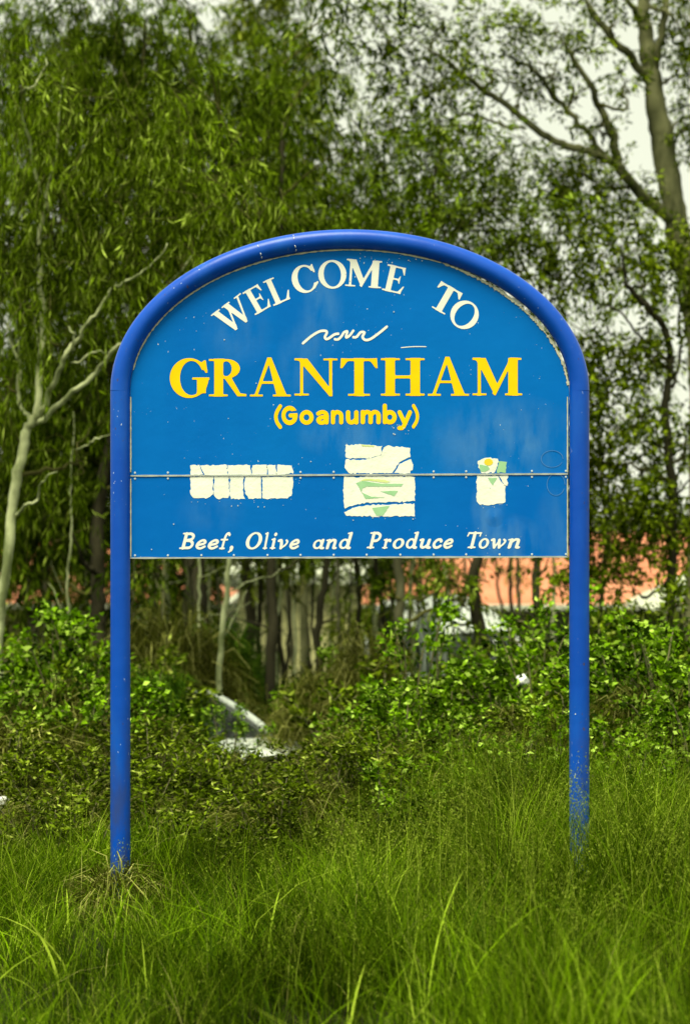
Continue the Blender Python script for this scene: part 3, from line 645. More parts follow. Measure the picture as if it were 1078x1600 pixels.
frag([(130, 268), (170, 257), (270, 272), (395, 272), (385, 288), (190, 288), (165, 300), (160, 320), (215, 345), (290, 350), (185, 358)], z7, lower, M['st_green'], **pr)
frag([(265, 315), (365, 312), (345, 342)], z7, lower, M['st_green'], **pr)
frag([(220, 408), (318, 396), (280, 452), (245, 452)], z7, lower, M['st_green'], **pr)
frag([(150, 258), (180, 243), (290, 250), (322, 262), (300, 268), (200, 254)], z7, lower, M['st_lime'], **pr)
frag([(868, 240), (920, 240), (895, 282)], z7, lower, M['st_green'], **pr)
frag([(820, 165), (868, 172), (880, 190), (852, 206), (828, 204)], z7, upper, M['st_green'], **pr)
frag([(872 + 25 * math.cos(a), 151 + 20 * math.sin(a)) for a in np.linspace(0, 6.28, 12, endpoint=False)], z7, upper, M['st_yel'], **pr)
frag([(160, 53), (232, 58), (230, 66), (165, 62)], z7, upper, M['st_lime'], **pr)
# remnants of glue and paint flakes round the stickers
fl = []
for (x0, x1, y0, y1, n) in ((296, 462, 778, 792, 16), (538, 650, 806, 814, 10), (744, 796, 786, 794, 8), (560, 660, 392, 412, 26), (455, 470, 720, 760, 8), (286, 292, 714, 717, 2), (610, 640, 660, 680, 14), (230, 860, 560, 860, 18), (300, 780, 400, 560, 10)):
    for _ in range(n):
        fl.append((random.uniform(x0, x1), random.uniform(y0, y1), random.choice((.5, .6, .8, 1.2))))
for par, cond in ((upper, lambda y: y < 738), (lower, lambda y: y > 748)):
    v, q = [], []
    for x, y, s in fl:
        if not cond(y): continue
        n0 = len(v)
        for k in range(6):
            a = k / 6 * 6.283; rr = s * random.uniform(.5, 1.1)
            bx, bz = BL(x + rr * math.cos(a), y + rr * 1.2 * math.sin(a)); v.append((bx, FY - .0024, bz))
        q += [(n0, n0 + 3, n0 + 2, n0 + 1), (n0, n0 + 5, n0 + 4, n0 + 3)]
    f = obj('paint_fleck', npmesh('paint_fleck', v, q), M['screw'], par); f['kind'] = 'stuff'

# ================================================================== houses and shed beyond the trees
M['roof'] = mat('roof_orange_sheet', (0.44, 0.15, 0.075), (0.56, 0.235, 0.13), 0.7, 1.6, 0.15, 30, 0.15)
M['roof_lap'] = mat('roof_orange_sheet_edge', (0.36, 0.14, 0.07), (0.45, 0.19, 0.10), 0.6, 3)
M['cream'] = mat('wall_cream_paint', (0.68, 0.66, 0.28), (0.76, 0.74, 0.36), 0.8, 2.0, 0.1, 20)
M['fascia'] = mat('fascia_white_paint', (0.42, 0.45, 0.32), (0.50, 0.53, 0.40), 0.6, 4)
M['wallgreen'] = mat('wall_weatherboard_green', (0.20, 0.24, 0.13), (0.27, 0.31, 0.18), 0.8, 3)
M['dark_in'] = mat('window_glass_dark', (0.012, 0.014, 0.012), (0.025, 0.03, 0.025), 0.15, 3)
M['timber'] = mat('verandah_timber', (0.07, 0.06, 0.04), (0.12, 0.10, 0.06), 0.8, 6)
M['slat'] = mat('blind_slat_cream', (0.50, 0.50, 0.30), (0.6, 0.6, 0.38), 0.6, 6)

def slab(name, quad, th, m, parent):
    """a sheet through four corners, given its thickness along its own normal"""
    p = [Vector(q) for q in quad]; n = (p[1] - p[0]).cross(p[2] - p[0]).normalized() * th
    bm = bmesh.new(); a = [bm.verts.new(q) for q in p]; b = [bm.verts.new(q - n) for q in p]; k = len(p)
    bm.faces.new(a); bm.faces.new(b[::-1])
    for i in range(k): bm.faces.new((a[i], b[i], b[(i + 1) % k], a[(i + 1) % k]))
    return bmobj(name, bm, m, parent)

def house(label, px0, px1, Y, eave_py, ridge_py, depth, wallm, windows=(), hip=(2.2, 2.2), porch=None):
    """hip-roofed house whose front eave runs from px0 to px1 at distance Y; local x to the right, y away"""
    e0, e1 = P(px0, eave_py, Y), P(px1, eave_py, Y); g = float(gz((e0[0] + e1[0]) / 2, Y)) - .1
    W = e1[0] - e0[0]; h = e0[2] - g; rise = P(0, ridge_py, Y + depth / 2)[2] - e0[2]
    t = empty('house', (e0[0], Y, g)); tag(t, label, 'house', 'houses behind the trees')
    o = .55
    for nm, b in (('front_wall', (o, W - o, 1.9, 2.05, 0, h - .05)), ('back_wall', (o, W - o, depth - .7, depth - .55, 0, h - .05)),
                  ('side_wall', (o, o + .15, 2.053, depth - .703, 0, h - .053)), ('side_wall', (W - o - .15, W - o, 2.053, depth - .703, 0, h - .053))):
        boxobj(nm, b, wallm, t)
    boxobj('verandah_floor', (o, W - o, .3, 1.897, .15, .3), M['timber'], t)
    boxobj('soffit', (.1, W - .1, .1, depth - .1, h - .047, h - .003), M['timber'], t)
    nrow = 2
    def at(x, y, f): return (x, y, h + rise * f)
    A, Bq, C, D = (0, 0), (W, 0), (W, depth), (0, depth); r0, r1 = (hip[0], depth / 2), (W - hip[1], depth / 2)
    lerp = lambda p, q, f: (p[0] + (q[0] - p[0]) * f, p[1] + (q[1] - p[1]) * f)
    for (s0, s1, q0, q1) in ((A, Bq, r0, r1), (Bq, C, r1, r1), (C, D, r1, r0), (D, A, r0, r0)):
        for k in range(nrow):
            f0, f1 = k / nrow, (k + 1) / nrow + (.012 if k + 1 < nrow else 0); up_ = .02 * k
            a, b_ = lerp(s0, q0, f0), lerp(s1, q1, f0); c, d = lerp(s1, q1, f1), lerp(s0, q0, f1)
            pts = [at(*a, f0), at(*b_, f0), at(*c, f1), at(*d, f1)]
            if math.dist(c, d) < 1e-6: pts = pts[:3]
            pts = [(x, y, z + up_) for x, y, z in pts]
            rf = slab('roof_sheet', pts, .025, M['roof'], t)
    boxobj('ridge_cap', (r0[0] - .1, r1[0] + .1, depth / 2 - .12, depth / 2 + .12, h + rise - .02, h + rise + .06), M['roof_lap'], t, .02)
    boxobj('gutter', (-.05, W + .05, -.12, -.003, h - .10, h + .02), M['fascia'], t, .02)
    boxobj('gutter', (-.17, -.053, -.12, depth, h - .10, h + .02), M['fascia'], t, .02)
    boxobj('gutter', (W + .053, W + .17, -.12, depth, h - .10, h + .02), M['fascia'], t, .02)
    n = max(2, int(W / 2.8))
    for k in range(n + 1):
        x = o + (W - 2 * o) * k / n; boxobj('verandah_post', (x - .05, x + .05, .35, .45, .302, h - .05), M['timber'], t)
    for (wx, ww, wz, wh) in windows:
        x = P(wx, 0, Y)[0] - e0[0]
        wn = boxobj('window', (x, x + ww, 1.87, 1.897, wz, wz + wh), M['dark_in'], t)
        fr = bmesh.new()
        for bb in ((x - .06, x, 1.84, 1.896, wz - .06, wz + wh + .06), (x + ww, x + ww + .06, 1.84, 1.896, wz - .06, wz + wh + .06), (x + .001, x + ww - .001, 1.842, 1.895, wz + wh, wz + wh + .06), (x + .001, x + ww - .001, 1.842, 1.895, wz - .06, wz)): box(fr, *bb)
        bmobj('frame', fr, M['fascia'], wn)
        ns = int(wh / .14)
        for k in range(ns):
            z = wz + (k + .5) * wh / ns
            s = boxobj('slat', (x + .02, x + ww - .02, 1.845, 1.857, z - .045, z + .03), M['slat'], wn)
    return t
house('orange-roofed house seen under the word Town and past the right-hand post', 548, 1330, 40, 946, 836, 8.5, M['wallgreen'],
      [(760, .9, .95, 1.1), (905, 1.2, .95, 1.1), (1010, 1.2, .95, 1.1)], (2.6, 2.6))
house('orange-roofed house seen past the left-hand post below the word Beef', -260, 345, 43, 944, 850, 7.0, M['cream'], [(20, 1.2, .95, 1.1), (235, 1.0, .95, 1.1)], (2.4, 2.4))
# gabled porch in front of the right-hand house
pz = empty('gabled_porch', (*P(1035, 0, 36)[:2], float(gz(6, 36)) - .1)); tag(pz, 'pale green gabled porch roof near the right edge', 'porch')
ph = P(0, 944, 36)[2] - pz.location.z
for x in (.1, 3.1): boxobj('porch_post', (x - .06, x + .06, .1, .22, 0, ph), M['fascia'], pz)
slab('roof_sheet', [(-.25, -.2, ph - .1), (1.6, -.2, ph + .75), (1.6, 3.2, ph + .75), (-.25, 3.2, ph - .1)], .04, M['fascia'], pz)
slab('roof_sheet', [(1.601, -.2, ph + .75), (3.45, -.2, ph - .1), (3.45, 3.2, ph - .1), (1.601, 3.2, ph + .75)], .04, M['fascia'], pz)
slab('gable', [(.1, .1, ph), (3.1, .1, ph), (1.6, .1, ph + .66)], -.05, M['wallgreen'], pz)
# cream shed in the gap between the houses
s0, s1 = P(372, 900, 36), P(566, 900, 36); sg = float(gz(s0[0], 36)) - .1
sh = empty('shed', (s0[0], 36, sg)); tag(sh, 'pale cream shed wall between the trunks under the middle of the sign', 'shed')
W = s1[0] - s0[0]; hh = s0[2] - sg
nb = int(hh / .19)
for k in range(nb):
    z0 = k * hh / nb; boxobj('wall_board', (0, W, -.012 * (k % 2), .10, z0 + .004, z0 + hh / nb - .003), M['cream'], sh)
boxobj('backing_wall', (.02, W - .02, .102, .16, 0, hh - .01), M['cream'], sh)
for x in (0, W - .12): boxobj('side_wall', (x, x + .12, .162, 3, 0, hh - .02), M['cream'], sh)
slab('roof_sheet', [(-.25, -.3, hh + .02), (W + .25, -.3, hh + .02), (W + .25, 3.3, hh + .14), (-.25, 3.3, hh + .14)], .03, M['fascia'], sh)
boxobj('fascia_board', (-.25, W + .25, -.33, -.303, hh - .14, hh + .04), M['fascia'], sh)

# ================================================================== trees
class Skel:
    """a tree's wood: branches with points and radii"""
    def __init__(s): s.b = []
    def add(s, pts): s.b.append(np.asarray(pts, float))
    def nearest(s, c):
        best = None
        for br in s.b:
            p = br[:, :3]; d = np.linalg.norm(p - c, axis=1) + np.maximum(0, p[:, 2] - c[2] + .15) * 2.5
            i = int(d.argmin())
            if best is None or d[i] < best[0]: best = (d[i], br[i])
        return best[1]

def wobble(br, amp, rng):
    n = len(br); b = br.copy(); k = np.cumsum(rng.normal(size=(n, 3)) * amp, axis=0); k -= np.linspace(0, 1, n)[:, None] * k[-1]
    b[:, :3] += k; return b

def spray_leaves(acc, c, rad, n_spray, m, L, Wd, droop, rng, spl=.35, twigs=None):
    """leaf sprays spread through an ellipsoid; each hangs from a short twig"""
    u = unit(rng.normal(size=(n_spray, 3))); rr = rng.random(n_spray) ** .45
    p = c + u * rr[:, None] * rad
    d = unit(u * .55 + rng.normal(size=(n_spray, 3)) * .5 + np.array([0, 0, -droop * .5]))
    ln = spl * (.6 + .8 * rng.random(n_spray))
    t = (np.arange(m) + rng.random((n_spray, m))) / m
    pos = p[:, None] + d[:, None] * (t * ln[:, None])[..., None] + np.array([0, 0, -1.]) * (t ** 2 * ln[:, None] * droop * .45)[..., None]
    pos = pos + rng.normal(size=pos.shape) * .02
    ld = d[:, None] * .5 + rng.normal(size=pos.shape) * .55 + np.array([0, 0, -droop])
    N_ = n_spray * m
    acc.leaves(pos.reshape(-1, 3), ld.reshape(-1, 3), L * (.65 + .6 * rng.random(N_)), Wd * (.7 + .6 * rng.random(N_)), .3, rng)
    if twigs is not None:
        for k in range(0, n_spray, 3):
            q = np.array([p[k] - d[k] * .12, p[k] + d[k] * ln[k] * .5, p[k] + d[k] * ln[k] + np.array([0, 0, -ln[k] * droop * .4])])
            twigs.tube(q, [.004, .003, .0015], 3, False)

def tree(name, label, trunk, limbs, clumps, bark, leaf, Y, cat='tree', group=None, seed=1, L=.11, Wd=.019, droop=.8, dens=1.0, m=12, sides=9, limb_bark=None, link_r=.022, auto=True, spl=.35, rk=1.0):
    """trunk: (px, py, Y, radius) points from the ground up; limbs the same; clumps: (px, py, Y, radius_px, density)"""
    rng = np.random.default_rng(seed)
    w3 = lambda pts: np.array([[*P(a, b, y), r * rk] for a, b, y, r in pts])
    tr = w3(trunk); base = tr[0].copy(); base[2] = float(gz(base[0], base[1])) - .12
    if tr[0, 2] > base[2] + .05: tr = np.vstack([[*base[:3], tr[0, 3] * 1.25], tr])
    tp = catmull(tr, 7)
    t = empty(name, tp[0, :3] + np.array([0, 0, .1])); org = np.array(t.location)
    tag(t, label, cat, group)
    sk = Skel(); sk.add(tp)
    a = Acc(); tw = wobble(tp, .008, rng); a.tube(tw[:, :3] - org, tw[:, 3] * (1 + .06 * rng.normal(size=len(tw))), sides)
    obj('trunk', a.mesh('trunk', True), bark, t)
    for lb in limbs:
        lp = catmull(w3(lb), 6); sk.add(lp); lp = wobble(lp, .011, rng); lp[-6:, 3] *= np.linspace(1, .3, 6)
        a = Acc(); a.tube(lp[:, :3] - org, np.maximum(lp[:, 3], .004), 7); obj('limb', a.mesh('limb', True), limb_bark or bark, t)
    cr_ = Acc(); br = Acc()
    for (px, py, y, rp, dn) in clumps:
        c = P(px, py, y); rad = rp / FPX * y; rv = np.array([rad, min(rad * 1.1, 1.1), rad * .85])
        if auto:
            q = sk.nearest(c); p0 = q[:3]; r0 = min(link_r, q[3] * .7) if q[3] > 0 else .01
            md = p0 * .5 + c * .5 + np.array([0, 0, -.08 * np.linalg.norm(c - p0)]) + rng.normal(size=3) * .08
            lk = catmull(np.array([[*p0, r0], [*md, r0 * .75], [*(c - [0, 0, rad * .1]), r0 * .45]]), 6); lk = wobble(lk, .02, rng)
            br.tube(lk[:, :3] - org, lk[:, 3], 5, False); sk.add(lk[4:])
            for k in range(5):
                e = c + unit(rng.normal(size=3)) * rv * .8; mm = (c + e) / 2 + rng.normal(size=3) * .06
                br.tube(catmull(np.array([c, mm, e]), 4) - org, np.linspace(r0 * .42, .003, 9), 4, False)
        ns = int(34 * dens * dn * (rad / .5) ** 2.0) + 4
        spray_leaves(cr_, c - org, rv, ns, int(m * 1.9), L, Wd, droop, rng, spl * 1.25, br)
    if br.n: obj('branchwork', br.mesh('branchwork', True), M['twig'], t)['kind'] = 'stuff'
    if cr_.n: obj('crown', cr_.mesh('crown'), leaf, t)
    return t

# the pale smooth-barked gum at the left edge
Y = 17.0
tree('gum_tree', 'pale smooth-barked gum tree forking at the left edge of the picture',
     [(2, 1060, Y, .062), (9, 950, Y, .058), (20, 850, Y, .055), (28, 745, Y, .054), (42, 682, Y, .054), (54, 652, Y, .046)],
     [[(54, 655, Y, .042), (63, 600, Y + .1, .04), (69, 520, Y + .2, .036), (72, 440, Y + .2, .032), (79, 350, Y + .3, .026), (92, 240, Y + .4, .018), (100, 120, Y + .5, .01)],
      [(54, 655, Y, .036), (72, 612, Y - .1, .032), (98, 572, Y - .2, .028), (112, 538, Y - .2, .025), (140, 500, Y - .3, .022), (160, 458, Y - .3, .019), (190, 440, Y - .4, .016), (218, 422, Y - .4, .012), (262, 380, Y - .5, .007)],
      [(54, 658, Y, .036), (82, 645, Y - .1, .032), (130, 602, Y - .2, .028), (150, 570, Y - .2, .024), (175, 545, Y - .3, .022), (202, 528, Y - .3, .02), (240, 470, Y - .2, .016), (290, 410, Y - .1, .012), (330, 330, Y, .007)],
      [(50, 660, Y, .028), (32, 620, Y + .2, .024), (36, 575, Y + .2, .02), (20, 540, Y + .3, .016), (6, 508, Y + .3, .012), (-6, 470, Y + .3, .008)],
      [(33, 600, Y + .2, .014), (34, 545, Y + .3, .011), (26, 510, Y + .3, .008), (27, 478, Y + .3, .005)],
      [(66, 560, Y + .1, .012), (58, 545, Y, .010), (55, 510, Y, .008), (53, 470, Y, .004)],
      [(108, 545, Y - .2, .014), (112, 525, Y - .3, .011), (108, 510, Y - .3, .007)], [(112, 568, Y - .2, .012), (140, 555, Y - .3, .01), (168, 550, Y - .4, .006)],
      [(24, 805, Y, .02), (38, 792, Y - .2, .017), (52, 785, Y - .3, .014), (58, 760, Y - .4, .009), (90, 737, Y - .5, .005)],
      [(75, 330, Y + .3, .02), (40, 250, Y + .2, .018), (22, 160, Y + .1, .016), (50, 135, Y, .012), (72, 92, Y, .006)],
      [(120, 700, Y - .1, .012), (150, 685, Y - .3, .01), (175, 678, Y - .4, .006)]],
     [(60, 480, Y, 90, .6), (150, 505, Y + .5, 80, .5), (205, 400, Y, 95, 1), (95, 320, Y + .3, 110, 1), (230, 300, Y + .3, 110, 1), (15, 590, Y + .4, 70, .6), (-20, 420, Y, 110, 1), (120, 190, Y + .3, 120, 1), (30, 120, Y + .2, 110, 1), (260, 180, Y + .4, 100, 1),
      (170, 640, Y + .7, 60, .6), (120, 720, Y + .8, 60, .6), (330, 280, Y, 85, 1.2), (380, 330, Y - .2, 60, 1.5), (300, 380, Y - .2, 70, 1)],
     M['bark_pale'], M['gum'], Y, seed=11, L=.13, Wd=.0135, droop=1.15, dens=1.15, m=16, rk=.76)
# broad dense tree that fills the upper left
Y = 21.0
tree('gum_tree', 'dark-trunked dense tree filling the upper left, trunk just left of the post',
     [(156, 1010, Y, .085), (154, 940, Y, .08), (150, 880, Y, .075), (160, 760, Y, .07), (185, 620, Y, .062), (205, 480, Y, .055), (215, 330, Y, .042), (222, 180, Y, .028), (228, 30, Y, .012)],
     [[(152, 900, Y, .035), (138, 885, Y - .2, .028), (128, 868, Y - .3, .02), (112, 820, Y - .5, .012)],
      [(190, 600, Y, .04), (140, 500, Y, .034), (100, 400, Y - .2, .028), (70, 300, Y - .3, .018), (50, 180, Y - .4, .008)],
      [(205, 470, Y, .04), (270, 380, Y, .032), (330, 290, Y - .3, .024), (380, 210, Y - .5, .012)],
      [(170, 350, Y - .4, .018), (200, 340, Y - .6, .016), (225, 312, Y - .8, .012), (262, 300, Y - .9, .006)]],
     [(90, 70, Y, 130, 1.1), (230, 50, Y, 120, 1.1), (320, 150, Y, 105, 1.1), (210, 190, Y, 120, 1.1), (380, 270, Y, 90, 1), (80, 220, Y, 120, 1.1), (290, 300, Y, 100, 1), (400, 380, Y, 80, 1), (130, 380, Y, 110, 1), (20, 420, Y, 100, 1), (150, 540, Y + .4, 100, 1),
      (70, 640, Y + .4, 90, 1), (190, 740, Y + .5, 80, 1.5), (20, 790, Y + .5, 80, 1.6), (110, 820, Y + .4, 70, 1.5), (50, 900, Y + .4, 60, 1.3), (100, 700, Y + .6, 80, 1.5), (30, 700, Y + .6, 80, 1.5), (160, 640, Y + .6, 70, 1.3), (-30, 850, Y + .5, 80, 1.5), (260, 460, Y, 90, 1), (300, 600, Y, 90, .7), (380, 90, Y + .4, 75, .9), (-60, 300, Y, 110, 1), (-40, 620, Y, 100, 1), (240, 900, Y + .5, 45, .7), (190, 900, Y + 1, 50, .8)],
     M['bark_dark'], M['gum_dark'], Y, seed=12, L=.14, Wd=.017, droop=1.0, dens=1.25, m=15)
# paler, farther tree left of the middle
Y = 27.0
tree('gum_tree', 'pale grey-trunked tree rising above the left of the arch, lighter leaves',
     [(471, 1060, Y, .055), (470, 950, Y, .053), (474, 860, Y, .05), (470, 650, Y, .045), (462, 400, Y, .04), (455, 250, Y, .03), (450, 100, Y, .02), (445, 0, Y, .01)],
     [[(462, 400, Y, .03), (490, 320, Y, .02), (505, 250, Y, .012), (520, 170, Y, .006)], [(455, 280, Y, .022), (425, 210, Y, .016), (400, 120, Y, .008)]],
     [(415, 60, Y, 75, .9), (475, 130, Y, 75, .9), (435, 215, Y, 80, 1.1), (495, 265, Y, 60, .8), (395, 15, Y, 60, .8), (530, 330, Y, 50, .8), (470, 345, Y, 85, 1.2), (380, 170, Y, 65, .9), (440, -40, Y, 70, 1), (530, 390, Y, 60, 1), (440, 885, Y - 4, 34, .8), (398, 880, Y - 4, 32, .8), (560, 955, Y - 2, 34, 1.3), (575, 1000, Y - 2, 36, 1.3)],
     M['bark_grey'], M['gum_far'], Y, seed=13, L=.14, Wd=.026, droop=.7, dens=1.4)
# bright bushy tree right of the middle
Y = 20.0
tree('gum_tree', 'bright bushy tree crown just above the arch, right of its top',
     [(627, 1020, Y, .05), (628, 940, Y, .048), (626, 870, Y, .046), (640, 700, Y, .042), (655, 520, Y, .038), (668, 400, Y, .03), (680, 300, Y, .02), (690, 230, Y, .01)],
     [[(655, 520, Y, .028), (610, 430, Y, .022), (590, 340, Y, .014), (585, 260, Y, .006)], [(668, 400, Y, .026), (720, 340, Y, .02), (770, 300, Y, .012), (800, 270, Y, .006)],
      [(820, 430, Y, .016), (812, 400, Y, .014), (805, 370, Y, .012), (798, 330, Y, .008)]],
     [(600, 320, Y, 75, 1.1), (645, 235, Y, 70, 1.1), (700, 270, Y, 75, 1.2), (740, 345, Y, 70, 1.1), (680, 345, Y, 75, 1.2), (785, 320, Y, 55, .9), (590, 225, Y, 50, .8), (640, 400, Y, 80, 1), (560, 360, Y, 60, 1), (780, 400, Y, 45, .7), (700, 480, Y, 80, .6), (600, 480, Y, 80, .6), (820, 370, Y, 45, 1.0), (850, 330, Y, 40, .9), (800, 270, Y, 40, .8), (760, 260, Y, 45, .9), (715, 215, Y, 45, .8), (700, 905, Y, 36, 1.5), (722, 945, Y, 32, 1.5), (655, 905, Y + 1, 32, 1.3), (605, 895, Y + 2, 32, 1.3), (565, 910, Y + 2, 28, 1.2), (740, 905, Y + 1, 24, 1.0)],
     M['bark_mid'], M['gum'], Y, seed=14, L=.10, Wd=.022, droop=.6, dens=1.3)
# the tall open tree at the right edge
Y = 23.0
tree('gum_tree', 'tall thick-trunked gum leaning in from the right edge with long bare limbs',
     [(1092, 1060, Y, .17), (1092, 900, Y, .16), (1095, 700, Y, .155), (1090, 560, Y, .15), (1072, 450, Y, .145), (1054, 370, Y, .14), (1046, 290, Y, .135), (1032, 200, Y, .125), (1020, 120, Y, .11), (1010, 60, Y, .09), (1004, 10, Y, .075), (1008, -60, Y, .06)],
     [[(1014, 122, Y, .055), (985, 90, Y - .2, .05), (955, 58, Y - .3, .045), (930, 22, Y - .4, .04), (905, -15, Y - .5, .032)],
      [(1022, 110, Y, .05), (1030, 62, Y - .1, .046), (1036, 10, Y - .1, .042), (1042, -40, Y - .1, .03)],
      [(1004, 30, Y, .04), (985, 12, Y - .2, .034), (965, -12, Y - .3, .026)], [(1008, 10, Y, .03), (1040, 20, Y - .2, .024), (1060, 40, Y - .3, .014), (1066, 80, Y - .3, .008)],
      [(1048, 345, Y, .075), (1015, 312, Y - .2, .07), (985, 282, Y - .4, .062), (962, 240, Y - .5, .055), (952, 205, Y - .6, .048), (932, 160, Y - .7, .04), (908, 115, Y - .8, .032), (885, 78, Y - .9, .024), (868, 55, Y - 1, .012)],
      [(975, 265, Y - .45, .05), (930, 235, Y - .6, .048), (890, 225, Y - .7, .045), (852, 206, Y - .8, .042), (820, 176, Y - .9, .038), (780, 154, Y - 1, .034), (740, 130, Y - 1.1, .03), (690, 92, Y - 1.2, .022), (645, 56, Y - 1.3, .012)],
      [(945, 242, Y - .6, .034), (925, 215, Y - .6, .032), (905, 190, Y - .7, .03), (870, 156, Y - .8, .028), (838, 118, Y - .9, .024), (806, 95, Y - 1, .018), (770, 86, Y - 1.1, .01)],
      [(869, 155, Y - .8, .016), (864, 122, Y - .9, .014), (874, 92, Y - .9, .008)],
      [(820, 200, Y - .9, .018), (770, 190, Y - 1, .016), (720, 180, Y - 1.1, .013), (690, 190, Y - 1.2, .008), (640, 175, Y - 1.2, .004)],
      [(740, 130, Y - 1.1, .016), (722, 100, Y - 1.1, .012), (715, 60, Y - 1.1, .006)], [(780, 154, Y - 1, .014), (790, 120, Y - 1, .01), (782, 60, Y - 1, .005)],
      [(1046, 205, Y, .02), (1060, 190, Y, .015), (1078, 195, Y, .01)]],
     [(600, 40, Y - 1.3, 55, .55), (640, 105, Y - 1.2, 55, .6), (690, 45, Y - 1.2, 60, .6), (760, 35, Y - 1, 60, .6), (820, 15, Y - .9, 50, .55), (705, 140, Y - 1.2, 55, .5), (590, 150, Y - 1.3, 45, .5), (760, 110, Y - 1, 45, .5), (870, 35, Y - .9, 45, .5), (560, 15, Y - 1.3, 50, .6), (900, 265, Y - .6, 50, 1), (955, 285, Y - .5, 50, 1.1),
      (850, 262, Y - .7, 50, .9), (925, 315, Y - .5, 55, 1.1), (990, 340, Y - .4, 45, 1), (975, 132, Y - .5, 28, 1), (1060, 105, Y - .2, 40, 1.2), (1062, 25, Y - .2, 36, 1), (655, 180, Y - 1.2, 45, .45), (800, 60, Y - .9, 40, .5), (730, 85, Y - 1.1, 50, .5), (540, 90, Y - 1.4, 40, .4), (940, -30, Y, 50, .7), (1030, -50, Y, 60, .8), (880, 330, Y - .5, 45, .9), (1110, 200, Y, 70, 1), (1130, 50, Y, 80, 1), (740, 190, Y - 1.1, 35, .5), (620, 80, Y - 1.2, 40, .5), (670, 120, Y - 1.2, 40, .5), (850, 100, Y - .9, 40, .5), (915, 75, Y - .7, 35, .5), (820, 140, Y - .9, 35, .45), (900, 150, Y - .7, 30, .5), (940, 190, Y - .6, 30, .6), (800, 230, Y - .9, 35, .6), (960, 40, Y - .5, 30, .5)],
     M['bark_grey'], M['gum_right'], Y, seed=15, L=.085, Wd=.026, droop=.4, dens=1.5, m=10, spl=.28)
# the slimmer tree beside the right-hand post
Y = 20.0
tree('gum_tree', 'slim dark tree with an S-bent limb standing right of the right-hand post',
     [(1052, 1070, Y, .062), (1050, 960, Y, .055), (1046, 900, Y, .048), (1048, 800, Y, .045), (1042, 720, Y, .044), (1036, 640, Y, .04), (1044, 595, Y, .036), (1048, 555, Y, .034)],
     [[(1048, 560, Y, .034), (1042, 525, Y - .1, .033), (1022, 500, Y - .2, .031), (1000, 478, Y - .3, .028), (985, 455, Y - .4, .025), (975, 425, Y - .4, .018), (968, 380, Y - .5, .01)],
      [(1050, 575, Y, .018), (1030, 548, Y, .015), (1000, 525, Y - .1, .013), (965, 490, Y - .2, .011), (930, 470, Y - .2, .009), (895, 458, Y - .3, .005)],
      [(1048, 800, Y, .018), (1065, 770, Y, .014), (1080, 730, Y, .008)], [(1046, 905, Y, .02), (1010, 935, Y - .5, .014), (985, 915, Y - .7, .008)],
      [(1040, 700, Y, .016), (1005, 690, Y - .2, .012), (965, 700, Y - .3, .007)],
      [(1048, 600, Y, .02), (1060, 540, Y + .2, .016), (1056, 480, Y + .3, .01), (1062, 420, Y + .3, .006)]],
     [(885, 375, Y - .2, 45, .9), (950, 405, Y - .3, 50, 1), (1010, 385, Y, 45, .9), (925, 530, Y - .2, 42, .9), (985, 555, Y, 45, 1), (1005, 450, Y, 32, .7), (935, 620, Y - .2, 48, 1.1), (1000, 650, Y, 42, 1), (925, 720, Y - .2, 48, 1.1), (960, 790, Y - .2, 62, 1.4), (1020, 810, Y, 48, 1.3), (935, 860, Y - .2, 42, 1.2), (985, 865, Y - .3, 40, .9), (1070, 690, Y, 32, .9), (1075, 835, Y, 45, 1.2), (900, 800, Y, 50, 1.2), (1000, 730, Y, 36, .9), (1075, 470, Y, 40, 1), (1065, 380, Y, 40, .9), (900, 660, Y, 40, 1), (880, 900, Y - .3, 30, .9), (930, 905, Y, 36, 1), (1020, 560, Y, 30, .7), (845, 420, Y - .2, 32, .8), (880, 440, Y - .2, 32, .8), (905, 590, Y, 36, 1), (890, 730, Y, 40, 1.2)],
     M['bark_dark'], M['gum_right'], Y, seed=16, L=.075, Wd=.032, droop=.35, dens=2.5, m=10, spl=.26)

Y = 30.0
tree('gum_tree', 'large far tree whose dark crown backs the whole upper left', [(300, 1020, Y, .16), (302, 800, Y, .15), (296, 560, Y, .13), (305, 350, Y, .1), (300, 180, Y, .06), (296, 20, Y, .03)],
     [[(300, 600, Y, .08), (200, 450, Y, .06), (120, 300, Y, .04), (60, 160, Y, .02)], [(302, 480, Y, .07), (390, 360, Y, .05), (440, 240, Y, .02)]],
     [(x + 25 * math.sin(y_), y_, Y + .8 * math.sin(x * .1), 70, 1.0) for x in (10, 100, 190, 280) for y_ in (60, 150, 240, 330, 420)] + [(370, y_, Y, 60, .9) for y_ in (200, 290, 380)] + [(430, 380, Y, 50, .9)] + [(x, y_, Y, 70, 1.0) for x in (0, 90, 170) for y_ in (510, 600, 690, 780)],
     M['bark_dark'], M['gum_back'], Y, seed=18, L=.2, Wd=.05, droop=.8, dens=.42, m=10)
